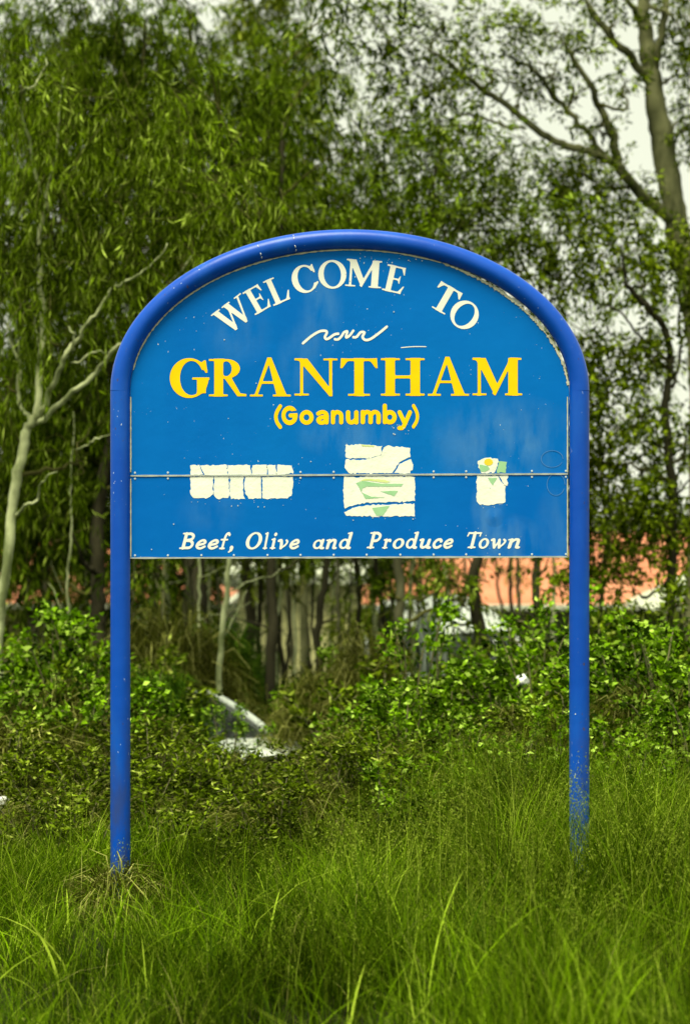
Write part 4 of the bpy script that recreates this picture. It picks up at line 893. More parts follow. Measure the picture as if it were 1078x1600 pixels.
# ---- slender trunks of the thicket, each with its own stem and a crown shared between alike trees
rng0 = np.random.default_rng(21)
CROWNS = []
for k in range(4):
    a = Acc(); b = Acc(); rg = np.random.default_rng(50 + k)
    for j in range(7):
        c = np.array([rg.normal() * .45, rg.normal() * .45, -1.1 + j * .42 + rg.normal() * .1]); rv = np.array([.5, .5, .42]) * rg.uniform(.75, 1.2)
        spray_leaves(a, c, rv, 24, 11, .13, .022, .9, rg, .35)
        b.tube(catmull(np.array([[0, 0, c[2] - .5], [c[0] * .5, c[1] * .5, c[2] - .2], list(c)]), 5), np.linspace(.016, .005, 11), 4, False)
    CROWNS.append((a.mesh('crown'), b.mesh('branchwork', True)))
THICK = [  # px, Y, width_px, bark, lean_px, label
    (108, 19, 4.5, 'bark_pale', 4, 'thread-thin pale sapling left of the left-hand post, nearer the pale gum'),
    (126, 24, 9, 'bark_grey', 10, 'slim grey trunk against orange roof, left of the left-hand post'),
    (222, 22, 5, 'bark_mid', -4, 'thin brown stem just inside the left-hand post'),
    (232, 25, 4, 'bark_pale', 5, 'pale thin stem second inside the left-hand post'),
    (256, 21, 7, 'bark_grey', -14, 'crooked greyish stem under the B of Beef'),
    (295, 22, 12, 'bark_mid', 2, 'straight brown trunk under the first e of Beef'),
    (318, 20, 5, 'bark_pale', -6, 'thin pale wavy stem under the second e of Beef'),
    (357, 19, 8.5, 'bark_pale', -9, 'bright pale bent trunk under the comma after Beef'),
    (376, 24, 17, 'bark_dark', 0, 'thick dark trunk under the left side of the O of Olive'),
    (398, 23, 8, 'bark_dark', 4, 'dark slim trunk under the O of Olive'),
    (411, 28, 7, 'bark_mid', -3, 'brown thin trunk under the l of Olive'),
    (433, 20, 15, 'bark_dark', 2, 'stout dark trunk under the v of Olive'),
    (455, 26, 7, 'bark_mid', 7, 'slim brown trunk under the last e of Olive'),
    (484, 30, 9, 'bark_dark', 2, 'dark far trunk in the gap between Olive and and'),
    (502, 21, 12, 'bark_dark', 6, 'straight black trunk under the a of and'),
    (522, 28, 6, 'bark_mid', -3, 'thin brown trunk under the n of and'),
    (533, 25, 7, 'bark_grey', 5, 'grey slim trunk under the d of and'),
    (582, 26, 9, 'bark_dark', -3, 'dark trunk under the P of Produce'),
    (597, 22, 8, 'bark_dark', 4, 'dark slim trunk under the r of Produce'),
    (640, 25, 7, 'bark_grey', 2, 'grey thin trunk under the u of Produce'),
    (745, 20, 21, 'bark_dark', -7, 'thick black trunk under the T of Town'),
    (796, 26, 7, 'bark_dark', -5, 'thin black trunk under the w of Town'),
    (812, 24, 7, 'bark_mid', -16, 'thin leaning brown trunk under the n of Town'),
    (838, 21, 14, 'bark_mid', -5, 'sturdy brown trunk between Town and the right-hand post'),
    (938, 23, 9, 'bark_dark', 5, 'thin black trunk right beside the right-hand post'),
    (40, 23, 7, 'bark_mid', 3, 'thin brown trunk right of the pale gum base'),
    (68, 26, 8, 'bark_dark', -4, 'dark slim trunk midway between pale gum and left-hand post')]
for i, (px, y, wp, bk, lean, lab) in enumerate(THICK):
    rg = np.random.default_rng(100 + i); r = wp / 2 / FPX * y
    top = rg.uniform(150, 420) if not (470 < px < 560 or px > 740) else rg.uniform(470, 620)
    if wp < 6: top = rg.uniform(560, 700)
    ys = np.linspace(1060, top, 7); X0 = px + lean * np.linspace(-.4, 1.6, 7) * (ys[0] - ys) / 200 * .35 + rg.normal(size=7) * (wp * .35 + 1.5)
    pts = np.array([[*P(a, b, y), rr] for a, b, rr in zip(X0, ys, np.linspace(r * 1.08, r * .35, 7))])
    base = pts[0].copy(); base[2] = float(gz(base[0], base[1])) - .1; base[3] *= 1.25
    tp = wobble(catmull(np.vstack([base, pts]), 7), .01, rg)
    t = empty('slender_tree', tp[0, :3] + np.array([0, 0, .08])); org = np.array(t.location)
    tag(t, lab, 'tree', 'slender trees of the thicket')
    a = Acc(); a.tube(tp[:, :3] - org, tp[:, 3] * (1 + .05 * rg.normal(size=len(tp))), 8); obj('trunk', a.mesh('trunk', True), M[bk], t)
    for q in range(3):                                  # a few dead side twigs low on the stem
        p0 = tp[10 + q * 5, :3] - org; d = unit(np.array([rg.normal(), rg.normal() * .5, .5]))
        a = Acc(); a.tube(wobble(np.column_stack([p0 + d * s for s in np.linspace(0, .55, 7)]).T, .02, rg), np.linspace(r * .3, .003, 7), 5, False); obj('side_twig', a.mesh('side_twig', True), M[bk], t)
    cm, bw = CROWNS[i % 4]
    if wp >= 5:
        for nm, me, mm in (('crown', cm, M['gum_dark'] if i % 2 else M['gum']), ('branchwork', bw, M['twig'])):
            o = bpy.data.objects.new(nm, me); COL.objects.link(o); o.parent = t; o.location = tp[-1, :3] - org; o.rotation_euler = (0, 0, rg.uniform(0, 6.28))
            if not me.materials: me.materials.append(mm)
            sc_ = (.75 if wp < 8 else 1.0) * rg.uniform(.85, 1.15); o.scale = (sc_, sc_, sc_)
SAPS = [(213, 'just inside the left-hand post'), (243, 'midway between the left-hand post and the B of Beef'), (270, 'just left of the B of Beef'), (286, 'under the B of Beef'), (306, 'under the first e of Beef'), (329, 'under the second e of Beef'), (345, 'under the f of Beef'), (387, 'under the left rim of the O of Olive'), (405, 'under the right rim of the O of Olive'), (420, 'under the l of Olive'),
        (442, 'under the v of Olive'), (463, 'under the e of Olive'), (478, 'under the gap after Olive'), (493, 'under the a of and'), (513, 'under the n of and'), (545, 'under the d of and'), (562, 'under the gap before Produce'), (588, 'under the P of Produce'), (607, 'under the r of Produce'), (618, 'under the first o of Produce'), (648, 'under the d of Produce'), (666, 'under the u of Produce'),
        (684, 'under the c of Produce'), (702, 'under the last e of Produce'), (722, 'under the gap before Town'), (780, 'under the w of Town'), (866, 'left of the right-hand post'),
        (302, 'between the B and first e of Beef'), (324, 'between the two e letters of Beef'), (425, 'between the l and i of Olive'), (436, 'between the i and v of Olive'), (451, 'between the v and e of Olive'), (507, 'between the a and n of and'), (528, 'between the n and d of and'), (553, 'just right of the d of and'), (573, 'just left of the P of Produce'), (594, 'between the P and r of Produce'), (613, 'between the r and o of Produce'), (634, 'between the o and d of Produce'), (656, 'between the d and u of Produce'), (676, 'between the u and c of Produce')]
for k, (px, where) in enumerate(SAPS):
    rg = np.random.default_rng(900 + k); y = rg.uniform(20, 31); wp = rg.uniform(3.6, 8.5); y = min(y, 27 if k > 26 else 40); r = wp / 2 / FPX * y
    ys = np.linspace(1060, rg.uniform(560, 760), 7); X0 = px + rg.normal() * 12 * np.linspace(-.3, 1.2, 7) + rg.normal(size=7) * 3
    pts = np.array([[*P(a, b, y), rr] for a, b, rr in zip(X0, ys, np.linspace(r * 1.08, r * .3, 7))])
    base = pts[0].copy(); base[2] = float(gz(base[0], base[1])) - .1; tp = wobble(catmull(np.vstack([base, pts]), 6), .012, rg)
    t = empty('sapling', tp[0, :3] + np.array([0, 0, .08])); org = np.array(t.location)
    tag(t, ('brown', 'dark', 'pale')[k % 3] + ' thread-thin sapling ' + where, 'sapling', 'thin saplings of the thicket')
    a = Acc(); a.tube(tp[:, :3] - org, tp[:, 3], 6); obj('trunk', a.mesh('trunk', True), M[('bark_mid', 'bark_dark', 'bark_pale')[k % 3]], t)  # pale bark on every third sapling stands in for sunlit stems
    a = Acc()
    for q in range(5):
        c = tp[min(len(tp) - 1, 26 + q * 3), :3] - org + rg.normal(size=3) * np.array([.18, .18, .05])
        spray_leaves(a, c, np.array([.22, .22, .18]), 7, 12, .12, .022, .9, rg, .3)
    obj('crown', a.mesh('crown'), M['gum' if k % 2 else 'gum_dark'], t)
# farther trees that close the view on the left
for i, (px, y, pt, lab) in enumerate(((70, 34, 560, 'far leafy tree behind the pale gum'), (200, 33, 600, 'far leafy tree behind the left-hand post'), (265, 34, 640, 'far leafy tree behind the word Beef'))):
    rg = np.random.default_rng(300 + i)
    tree('leafy_tree', lab, [(px, 1010, y, .09), (px + 4, 860, y, .08), (px - 3, 720, y, .06), (px, pt, y, .03)], [],
         [(px + rg.uniform(-70, 70), pt + k * 42, y + rg.uniform(-.5, .5), rg.uniform(50, 70), 1.0) for k in range(9)], M['bark_dark'], M['gum_dark'], y, seed=310 + i, L=.16, Wd=.035, droop=.8, dens=.8)

# ================================================================== wrecked cars and litter in the scrub
M['carwhite'] = mat('car_paint_white', (0.62, 0.68, 0.60), (0.74, 0.79, 0.70), 0.35, 2.5, coat=0.3)
M['carmud'] = mat('car_paint_silver_muddy', (0.34, 0.37, 0.36), (0.62, 0.66, 0.64), 0.4, 3.0, coat=0.2)
M['rubber'] = mat('tyre_rubber', (0.012, 0.012, 0.011), (0.03, 0.028, 0.022), 0.85, 12)
M['trim'] = mat('car_black_trim', (0.012, 0.012, 0.012), (0.022, 0.022, 0.02), 0.6, 10)
M['rim'] = mat('wheel_rim_metal', (0.25, 0.26, 0.25), (0.4, 0.41, 0.4), 0.4, 8, metal=.6)
M['lens'] = mat('headlight_lens', (0.62, 0.68, 0.66), (0.75, 0.8, 0.76), 0.12, 8)
M['amber'] = mat('indicator_lens', (0.75, 0.33, 0.02), (0.8, 0.4, 0.03), 0.25, 8)
M['glass'] = mat('car_glass', (0.012, 0.016, 0.014), (0.03, 0.036, 0.03), 0.06, 4, spec=.7)

def car(label, loc, rot, paintm, boxy=0.0):
    """hatchback; local x forward, y to its left, z up"""
    t = empty('wrecked_car', loc); t.rotation_euler = rot; tag(t, label, 'car', 'wrecked cars in the scrub')
    hr = 1.42 + .2 * boxy; W = .83
    def wheel_arc(cx, n=9): return [(cx + .34 * math.cos(a), .30 + .34 * math.sin(a)) for a in np.linspace(math.pi, 0, n)]
    prof = [(-1.95, .28), (-1.98, .55), (-1.90, .86), (-1.78, .92)] + [(-.9, .95), (.55, .93), (1.15, .88), (1.75, .74), (1.95, .60), (2.0, .42), (1.95, .26)]
    low = wheel_arc(1.22)[::-1] + wheel_arc(-1.22)[::-1]
    loop = prof + low
    st_ = [(-W, .93), (-W + .03, .985), (-W + .1, 1.0), (W - .1, 1.0), (W - .03, .985), (W, .93)]
    bm = bmesh.new(); rows = []
    for (y, k) in st_: rows.append([bm.verts.new((x * (1 - (1 - k) * .35), y, .5 + (z - .5) * k)) for x, z in loop])
    n = len(loop)
    for a, b in zip(rows, rows[1:]):
        for i in range(n): bm.faces.new((a[i], a[(i + 1) % n], b[(i + 1) % n], b[i]))
    for r_ in (rows[0], rows[-1]):
        tr = geometry.tessellate_polygon([[Vector((v.co.x, v.co.z, 0)) for v in r_]])
        for q in tr: bm.faces.new([r_[i] for i in q])
    body = bmobj('body', bm, paintm, t, bevel=.012)
    # greenhouse: pillars, roof, panes
    A = lambda x, y, z: np.array([x, y, z])
    gh = {1: (.72, -.0), }
    pil = {}
    for s in (-1, 1):
        pil[s] = dict(a0=A(.95, s * .74, .90), a1=A(.18 + .2 * boxy, s * .60, hr - .05), b0=A(-.35, s * .76, .93), b1=A(-.42, s * .61, hr - .03), c0=A(-1.72, s * .72, .92), c1=A(-1.35 - .25 * boxy, s * .58, hr - .07))
        q = pil[s]
        for u, v, r_ in (('a0', 'a1', .038), ('b0', 'b1', .04), ('c0', 'c1', .06)):
            ac = Acc(); ac.tube(catmull(np.array([q[u], (q[u] + q[v]) / 2 + A(0, s * .02, .015), q[v]]), 5), r_, 8); obj('pillar', ac.mesh('pillar', True), paintm, t)
        ac = Acc(); ac.tube(catmull(np.array([q['a1'], q['b1'] + A(0, 0, .012), q['c1']]), 6), .035, 8); obj('roof_rail', ac.mesh('roof_rail', True), paintm, t)
        for u, v, u2, v2 in (('a0', 'a1', 'b0', 'b1'), ('b0', 'b1', 'c0', 'c1')):
            ins = A(0, -s * .012, 0); slab('side_window', [q[u] + ins, q[u2] + ins, q[v2] + ins, q[v] + ins], .006, M['glass'], t)
        md = bmesh.new(); bmesh.ops.create_uvsphere(md, u_segments=10, v_segments=6, radius=.09, matrix=Matrix.Translation((.62, s * .92, .98)) @ Matrix.Diagonal((.6, 1, .75, 1)))
        bmobj('mirror', md, M['trim'], t, True)
        for x in (1.22, -1.22):
            wm = bmesh.new(); bmesh.ops.create_cone(wm, cap_ends=True, segments=22, radius1=.30, radius2=.30, depth=.19, matrix=Matrix.Translation((x, s * .73, .30)) @ Matrix.Rotation(R(90), 4, 'X'))
            wh = bmobj('wheel', wm, M['rubber'], t, bevel=.03)
            rm = bmesh.new(); bmesh.ops.create_cone(rm, cap_ends=True, segments=16, radius1=.19, radius2=.17, depth=.03, matrix=Matrix.Translation((x, s * .835, .30)) @ Matrix.Rotation(R(90), 4, 'X'))
            bmobj('rim', rm, M['rim'], wh, bevel=.008)
        boxobj('headlight', (1.80, 1.93, s * .56 - .15, s * .56 + .15, .60, .73), M['lens'], t, .03)
        boxobj('indicator', (1.86, 1.95, s * .76 - .045, s * .76 + .045, .60, .70), M['amber'], t, .02)
        boxobj('tail_light', (-1.96, -1.86, s * .66 - .09, s * .66 + .09, .62, .86), mat('tail_lens', (.3, .01, .01), (.4, .02, .02), .2), t, .02)
        boxobj('door_handle', (-.12, .06, s * .815 - .02, s * .815 + .02, .80, .83), M['trim'], t, .008)
    slab('windscreen', [pil[-1]['a0'], pil[1]['a0'], pil[1]['a1'], pil[-1]['a1']], .006, M['glass'], t)
    slab('rear_window', [pil[1]['c0'], pil[-1]['c0'], pil[-1]['c1'], pil[1]['c1']], .006, M['glass'], t)
    bm = bmesh.new(); grid = []
    for f in np.linspace(0, 1, 9):
        row = []
        for g in np.linspace(-1, 1, 9):
            x = pil[1]['a1'][0] + (pil[1]['c1'][0] - pil[1]['a1'][0]) * f; hw = .60 + (.58 - .60) * f
            row.append(bm.verts.new((x, g * hw, hr - .035 + .06 * (1 - g * g) * (.5 + math.sin(f * math.pi) * .5) + .02 * math.sin(f * math.pi))))
        grid.append(row)
    for a, b in zip(grid, grid[1:]):
        for i in range(8): bm.faces.new((a[i], a[i + 1], b[i + 1], b[i]))
    rf = bmobj('roof', bm, paintm, t, True); rf.modifiers.new('thick', 'SOLIDIFY').thickness = .02
    boxobj('front_bumper', (1.9, 2.07, -.80, .80, .30, .52), paintm, t, .05)
    boxobj('rear_bumper', (-2.06, -1.9, -.78, .78, .32, .54), paintm, t, .05)
    boxobj('grille', (1.93, 1.985, -.36, .36, .575, .68), M['trim'], t, .015)
    boxobj('number_plate', (2.072, 2.082, -.19, .19, .37, .48), M['lens'], t, .004)
    return t
c = P(244, 0, 18.6)
car('silver hatchback half buried in creeper below the stickers, roof arch showing', (c[0], 18.6, float(gz(c[0], 18.6)) - .02), (R(-3), R(-9), R(-50)), M['carwhite'])
c = P(715, 0, 27.0)
car('white car tipped towards the road among the trunks under the word Produce', (c[0], 27.0, float(gz(c[0], 27.0)) + .35), (R(3), R(13), R(-72)), M['carwhite'], .6)
c = P(1110, 0, 22)
car('white car at the far right edge, mostly hidden by the slim tree and shrubs', (c[0] + .2, 21.6, float(gz(c[0], 21.6)) - .05), (R(-3), R(-6), R(140)), M['carwhite'], .4)

def sheet(name, label, cat, ptop, w, h, Y, m, folds=5, seed=1, lean=.1):
    """a hanging, pleated piece of plastic"""
    rg = np.random.default_rng(seed); nx_, ny_ = 26, 20; base = P(*ptop, Y); t = base + np.array([0, 0, -h])
    v = []
    ph = rg.uniform(0, 6, 3)
    for j in range(ny_):
        f = j / (ny_ - 1)
        for i in range(nx_):
            g = i / (nx_ - 1) - .5; ww = w * (.75 + .35 * f + .12 * math.sin(5 * f + ph[0]))
            v.append((g * ww + lean * f + .02 * math.sin(9 * f + ph[1]), .05 * math.sin(g * folds * 6.28 + ph[2] + f * 1.2) * (.4 + f), h * (1 - f) - (.10 * abs(math.sin(g * 9 + ph[1])) * f) + rg.normal() * .004))
    i = (np.arange(ny_ - 1)[:, None] * nx_ + np.arange(nx_ - 1)[None]).ravel()
    o = obj(name, npmesh(name, v, np.stack([i, i + 1, i + nx_ + 1, i + nx_], -1), None, True), m); o.location = t
    o.modifiers.new('thick', 'SOLIDIFY').thickness = .004
    return tag(o, label, cat)
M['plastic'] = mat('pale_plastic_sheet', (0.22, 0.27, 0.22), (0.45, 0.50, 0.42), 0.45, 6, stretch=(3, 1, .5))
M['plastic_w'] = mat('white_plastic', (0.68, 0.72, 0.66), (0.78, 0.8, 0.74), 0.4, 6)
sheet('plastic_sheet', 'pale torn plastic sheet hanging among the trunks under the word Produce', 'plastic sheet', (667, 958), .26, .72, 21.0, M['plastic'], 4, 4)
def crumple(name, label, px, py, Y, s, seed, m):
    rg = np.random.default_rng(seed); bm = bmesh.new(); bmesh.ops.create_icosphere(bm, subdivisions=3, radius=s)
    k = rg.normal(size=(6, 3)) * 2.2 / s; ph = rg.uniform(0, 6, 6)
    for v in bm.verts:
        p = np.array(v.co); f = sum(math.sin(float(k[i] @ p) + ph[i]) for i in range(6)) * .13
        v.co *= (1 + f); v.co.z *= .8; v.co.y *= .6
    o = bmobj(name, bm, m, None); o.location = P(px, py, Y); return tag(o, label, 'plastic bag', 'litter caught in the scrub')
crumple('plastic_bag', 'white crumpled plastic bag in the shrubs below the word Town', 815, 1063, 14.6, .055, 5, M['plastic_w'])
crumple('plastic_bag', 'small white plastic scrap low at the left edge of the picture', 0, 1256, 12.2, .05, 6, M['plastic_w'])
crumple('plastic_bag', 'tiny white plastic scrap beside the thick black trunk', 776, 1002, 19.0, .032, 7, M['plastic_w'])

# ================================================================== shrubs and mounds behind the sign
def shrub_mesh(seed, n_stem, h, rad, n_leaf, L, Wd, erect=.6):
    rg = np.random.default_rng(seed); a, b = Acc(), Acc()
    for k in range(n_stem):
        az = rg.uniform(0, 6.283); sp = rad * math.sqrt(rg.random()) ; hh = h * rg.uniform(.35, 1.08) * (1 - .25 * (sp / rad) ** 2)
        e = np.array([math.cos(az) * sp, math.sin(az) * sp, hh]); p0 = np.array([e[0] * .25, e[1] * .25, -.1])
        md = np.array([e[0] * .55 + rg.normal() * .06, e[1] * .55 + rg.normal() * .06, hh * .6])
        tip = e + np.array([math.cos(az) * .12, math.sin(az) * .12, rg.uniform(-.05, .1)])
        pth = catmull(np.array([p0, md, e, tip]), 7); b.tube(pth, np.linspace(.008, .0025, len(pth)), 4, False)
        d_ = np.gradient(pth, axis=0)
        nl = n_leaf
        t = rg.random(nl) ** .6; idx = np.clip((t * (len(pth) - 1)).astype(int), 0, len(pth) - 1)
        pos = pth[idx] + rg.normal(size=(nl, 3)) * np.array([.03, .03, .03])
        ld = rg.normal(size=(nl, 3)) * np.array([.9, .9, .35]) + unit(d_[idx]) * erect + np.array([0, 0, .15])
        a.leaves(pos, ld, L * (.6 + .7 * rg.random(nl)), Wd * (.6 + .7 * rg.random(nl)), .25, rg)
    return a.mesh('foliage'), b.mesh('stem', True)
def mound_mesh(seed, n, h, rad, L, Wd):
    """a heap of long drooping blades"""
    rg = np.random.default_rng(seed); a = Acc()
    az = rg.uniform(0, 6.283, n); q = np.sqrt(rg.random(n)); top = h * (1 - q ** 2 * .85) * rg.uniform(.85, 1.05, n)
    p = np.stack([np.cos(az) * q * rad, np.sin(az) * q * rad, top], -1)
    d0 = unit(np.stack([np.cos(az) * .8, np.sin(az) * .8, np.full(n, .45)], -1) + rg.normal(size=(n, 3)) * .45)
    ln = L * (.5 + rg.random(n)); side = unit(np.cross(d0, rg.normal(size=(n, 3)))) * (Wd * .5 * (.6 + .8 * rg.random(n)))[:, None]
    s1 = p + d0 * (ln * .4)[:, None]; s2 = s1 + unit(d0 + np.array([0, 0, -.9])) * (ln * .35)[:, None]; s3 = s2 + unit(d0 * .4 + np.array([0, 0, -1.1])) * (ln * .35)[:, None]
    v = np.stack([p - side, p + side, s1 - side, s1 + side, s2 - side * .7, s2 + side * .7, s3], 1); k = np.arange(n)[:, None] * 7
    a.v.append(v.reshape(-1, 3)); a.n = n * 7
    a.q.append(np.concatenate([k + [0, 1, 3, 2], k + [2, 3, 5, 4]])); a.t.append(k + [4, 5, 6]); return a.mesh('foliage')
SH = [shrub_mesh(400 + k, 56, 1.25, .52, 105, .052, .029, .5) for k in range(4)] + [shrub_mesh(420 + k, 30, 1.5, .32, 120, .045, .026, .8) for k in range(3)] + [shrub_mesh(430 + k, 60, 1.15, .56, 95, .060, .019, .4) for k in range(3)]
for k, (f, s_) in enumerate(SH):
    f.materials.append(M['shrub_b'] if k >= 7 else M['shrub']); s_.materials.append(M['stem'])
MD = [mound_mesh(440, 5200, 1.25, 1.1, .42, .012), mound_mesh(441, 4200, 1.1, 1.0, .45, .008), mound_mesh(442, 3600, .9, .8, .40, .007)]
MD[0].materials.append(M['weep']); MD[1].materials.append(M['dry']); MD[2].materials.append(M['dry'])
SHRUBS = [  # px, top py, Y, kind(s), label
    (985, 985, 14.6, 'u', 'tall leafy shrub right of the right-hand post, its tips over the orange roof'),
    (945, 1040, 13.4, 'b', 'bushy green shrub close against the right-hand post'),
    (1035, 1050, 13.2, 'b', 'wide green shrub at the foot of the slim tree'),
    (1085, 1010, 14.0, 'u', 'upright green shrub cut by the right edge'),
    (1075, 1130, 12.3, 'b', 'low green shrub in the lower right corner of the scrub'),
    (990, 1130, 12.4, 'b', 'low green shrub two steps right of the right-hand post'),
    (1060, 960, 17.0, 'o', 'olive shrub behind the slim tree at the right edge'),
    (925, 975, 16.5, 'o', 'olive shrub behind the right-hand post'),
    (868, 968, 15.4, 'u', 'tall thin sprouting shrub just left of the right-hand post'),
    (838, 1050, 13.8, 'b', 'bright shrub left of the right-hand post below the n of Town'),
    (790, 1010, 15.4, 'u', 'upright bright shrub below the o of Town'),
    (765, 1085, 13.6, 'b', 'broad bright shrub below the T of Town'),
    (690, 1120, 13.8, 'b', 'broad bright shrub below the c of Produce'),
    (655, 1000, 15.2, 'u', 'tall dark-green sprouting shrub beside the pale plastic sheet'),
    (715, 1165, 12.5, 'b', 'low green shrub in front of the tipped white car'),
    (835, 1150, 12.4, 'b', 'low green shrub beside the grass-wrapped foot of the right-hand post'),
    (890, 1110, 13.0, 'o', 'olive shrub directly behind the right-hand post'),
    (640, 1110, 13.2, 'b', 'bright shrub below the o of Produce'),
    (600, 1135, 13.8, 'b', 'bright shrub below the r of Produce'),
    (595, 1060, 16.5, 'o', 'olive shrub behind the dry grass below the P of Produce'),
    (545, 1085, 18.5, 'b', 'green shrub at the foot of the straight black trunk'),
    (530, 1065, 19.5, 'o', 'olive shrub at the feet of the trunks under the word and'),
    (600, 1190, 12.4, 'o', 'low olive shrub in the middle just behind the long grass'),
    (530, 1215, 12.4, 'o', 'low olive shrub right of the half buried silver car'),
    (370, 1235, 12.6, 'o', 'low olive shrub in front of the silver car bonnet'),
    (368, 1130, 16.6, 'u', 'green creeper shrub lying over the silver car bonnet'),
    (240, 1190, 14.6, 'b', 'green shrub in front of the silver car window'),
    (300, 1215, 12.6, 'o', 'low olive shrub below the silver car, right of the left-hand post'),
    (158, 1120, 15.6, 'b', 'green shrub left of the silver car, inside the left-hand post'),
    (232, 1180, 13.2, 'o', 'olive shrub low inside the left-hand post'),
    (215, 1040, 17.5, 'o', 'olive shrub behind the left-hand post'),
    (130, 985, 15.4, 'u', 'tall bright shrub left of the left-hand post'),
    (85, 1045, 15.2, 'b', 'bright shrub between the pale gum and the left-hand post'),
    (20, 1070, 15.0, 'o', 'olive shrub at the foot of the pale gum'),
    (150, 1085, 13.8, 'b', 'green shrub touching the left-hand post from the left'),
    (62, 1120, 13.6, 'o', 'dull olive shrub right of the left edge, middle of the scrub'),
    (5, 1180, 12.7, 'o', 'low dull shrub at the left edge above the white scrap'),
    (112, 1190, 12.6, 'o', 'low dull shrub left of the left-hand post near its foot'),
    (178, 1210, 12.3, 'o', 'low dull shrub behind the foot of the left-hand post'),
    (-50, 1080, 14.0, 'b', 'green shrub beyond the left edge'),
    (1150, 1080, 13.5, 'b', 'green shrub beyond the right edge'),
    (40, 1000, 19.0, 'o', 'far olive shrub behind the pale gum'),
    (100, 1000, 20.0, 'o', 'far olive shrub in front of the left-hand house'),
    (770, 1050, 19.0, 'o', 'far olive shrub right of the tipped white car'),
    (830, 1030, 19.0, 'o', 'far olive shrub at the foot of the sturdy brown trunk'),
    (980, 1000, 20.0, 'o', 'far olive shrub behind the tall shrub right of the post'),
    (450, 1060, 21.0, 'o', 'far olive shrub under the word Olive'),
    (660, 1060, 21.5, 'o', 'far olive shrub under the plastic sheet'),
    (620, 1255, 11.6, 'b', 'small green shrub rising from the long grass in the middle'),
    (440, 1265, 11.5, 'o', 'small olive shrub rising from the long grass left of the middle'),
    (90, 1270, 11.4, 'o', 'small dull shrub rising from the grass left of the left-hand post'),
    (300, 1275, 11.4, 'o', 'small olive shrub rising from the grass right of the left-hand post'),
    (1010, 1235, 11.6, 'b', 'small green shrub rising from the grass right of the right-hand post'),
    (770, 1240, 11.6, 'b', 'small green shrub rising from the grass left of the right-hand post')]
for i, (px, py, y, kd, lab) in enumerate(SHRUBS):
    rg = np.random.default_rng(500 + i); top = P(px, py - (30 if y > 13 and kd != 'o' else 6) + rg.uniform(-26, 20), y); g = float(gz(top[0], y)); hgt = top[2] - g
    k = {'b': i % 4, 'u': 4 + i % 3, 'o': 7 + i % 3}[kd]; f, s_ = SH[k]
    sc_ = hgt / {'b': 1.25, 'u': 1.5, 'o': 1.15}[kd]; sxy = min(1.25, max(.8, sc_)); g = min(g, top[2] - sxy * {'b': 1.15, 'u': 1.4, 'o': 1.05}[kd])
    t = empty('leafy_shrub', (top[0], y, g), rg.uniform(0, 6.28)); tag(t, lab, 'shrub', 'shrubs behind the sign')
    for nm, me in (('foliage', f), ('stem', s_)):
        o = obj(nm, me, None, t); o.scale = (sxy, sxy, max(sxy, sc_))
for i, (px, py, y, k, sc_, lab) in enumerate(((335, 998, 20.6, 0, .72, 'dark green weeping mound of creeper above the silver car'), (262, 988, 19.6, 1, .95, 'mound of tangled dry grass right of the left-hand post'), (572, 1022, 17.4, 1, .55, 'mound of yellowed dry grass under the P of Produce'),
                                     (512, 1065, 17.8, 2, .8, 'small heap of brown grass between the trunks under the word and'), (35, 1150, 13.2, 2, .9, 'brown grass heap low at the left edge'), (680, 1180, 12.9, 2, .7, 'pale bent grass heap below the c of Produce'), (130, 1240, 12.0, 2, .8, 'brown grass heap left of the left-hand post foot'), (350, 1190, 13.6, 2, .6, 'dry grass heap in front of the silver car'), (208, 1135, 13.9, 1, .6, 'brownish vine tangle just inside the left-hand post'), (88, 1095, 14.2, 1, .6, 'brownish vine tangle between pale gum and left-hand post'), (560, 1160, 13.0, 1, .55, 'straw-coloured tangle in the middle of the scrub'), (815, 1125, 13.2, 2, .7, 'straw-coloured tangle left of the right-hand post'), (1005, 1095, 12.9, 2, .7, 'straw-coloured tangle right of the right-hand post'), (470, 1235, 12.1, 2, .8, 'low straw heap below the silver car bumper'), (250, 1075, 17.2, 0, .5, 'green weeping tuft left of the silver car window'))):
    top = P(px, py, y); g = float(gz(top[0], y)); hgt = top[2] - g; t = empty('grass_mound', (top[0], y, g), i * 1.3); tag(t, lab, 'grass mound', 'mounds of creeper and dry grass')
    o = obj('foliage', MD[k], None, t); o.scale = (sc_, sc_, hgt / (1.25, 1.1, .9)[k])

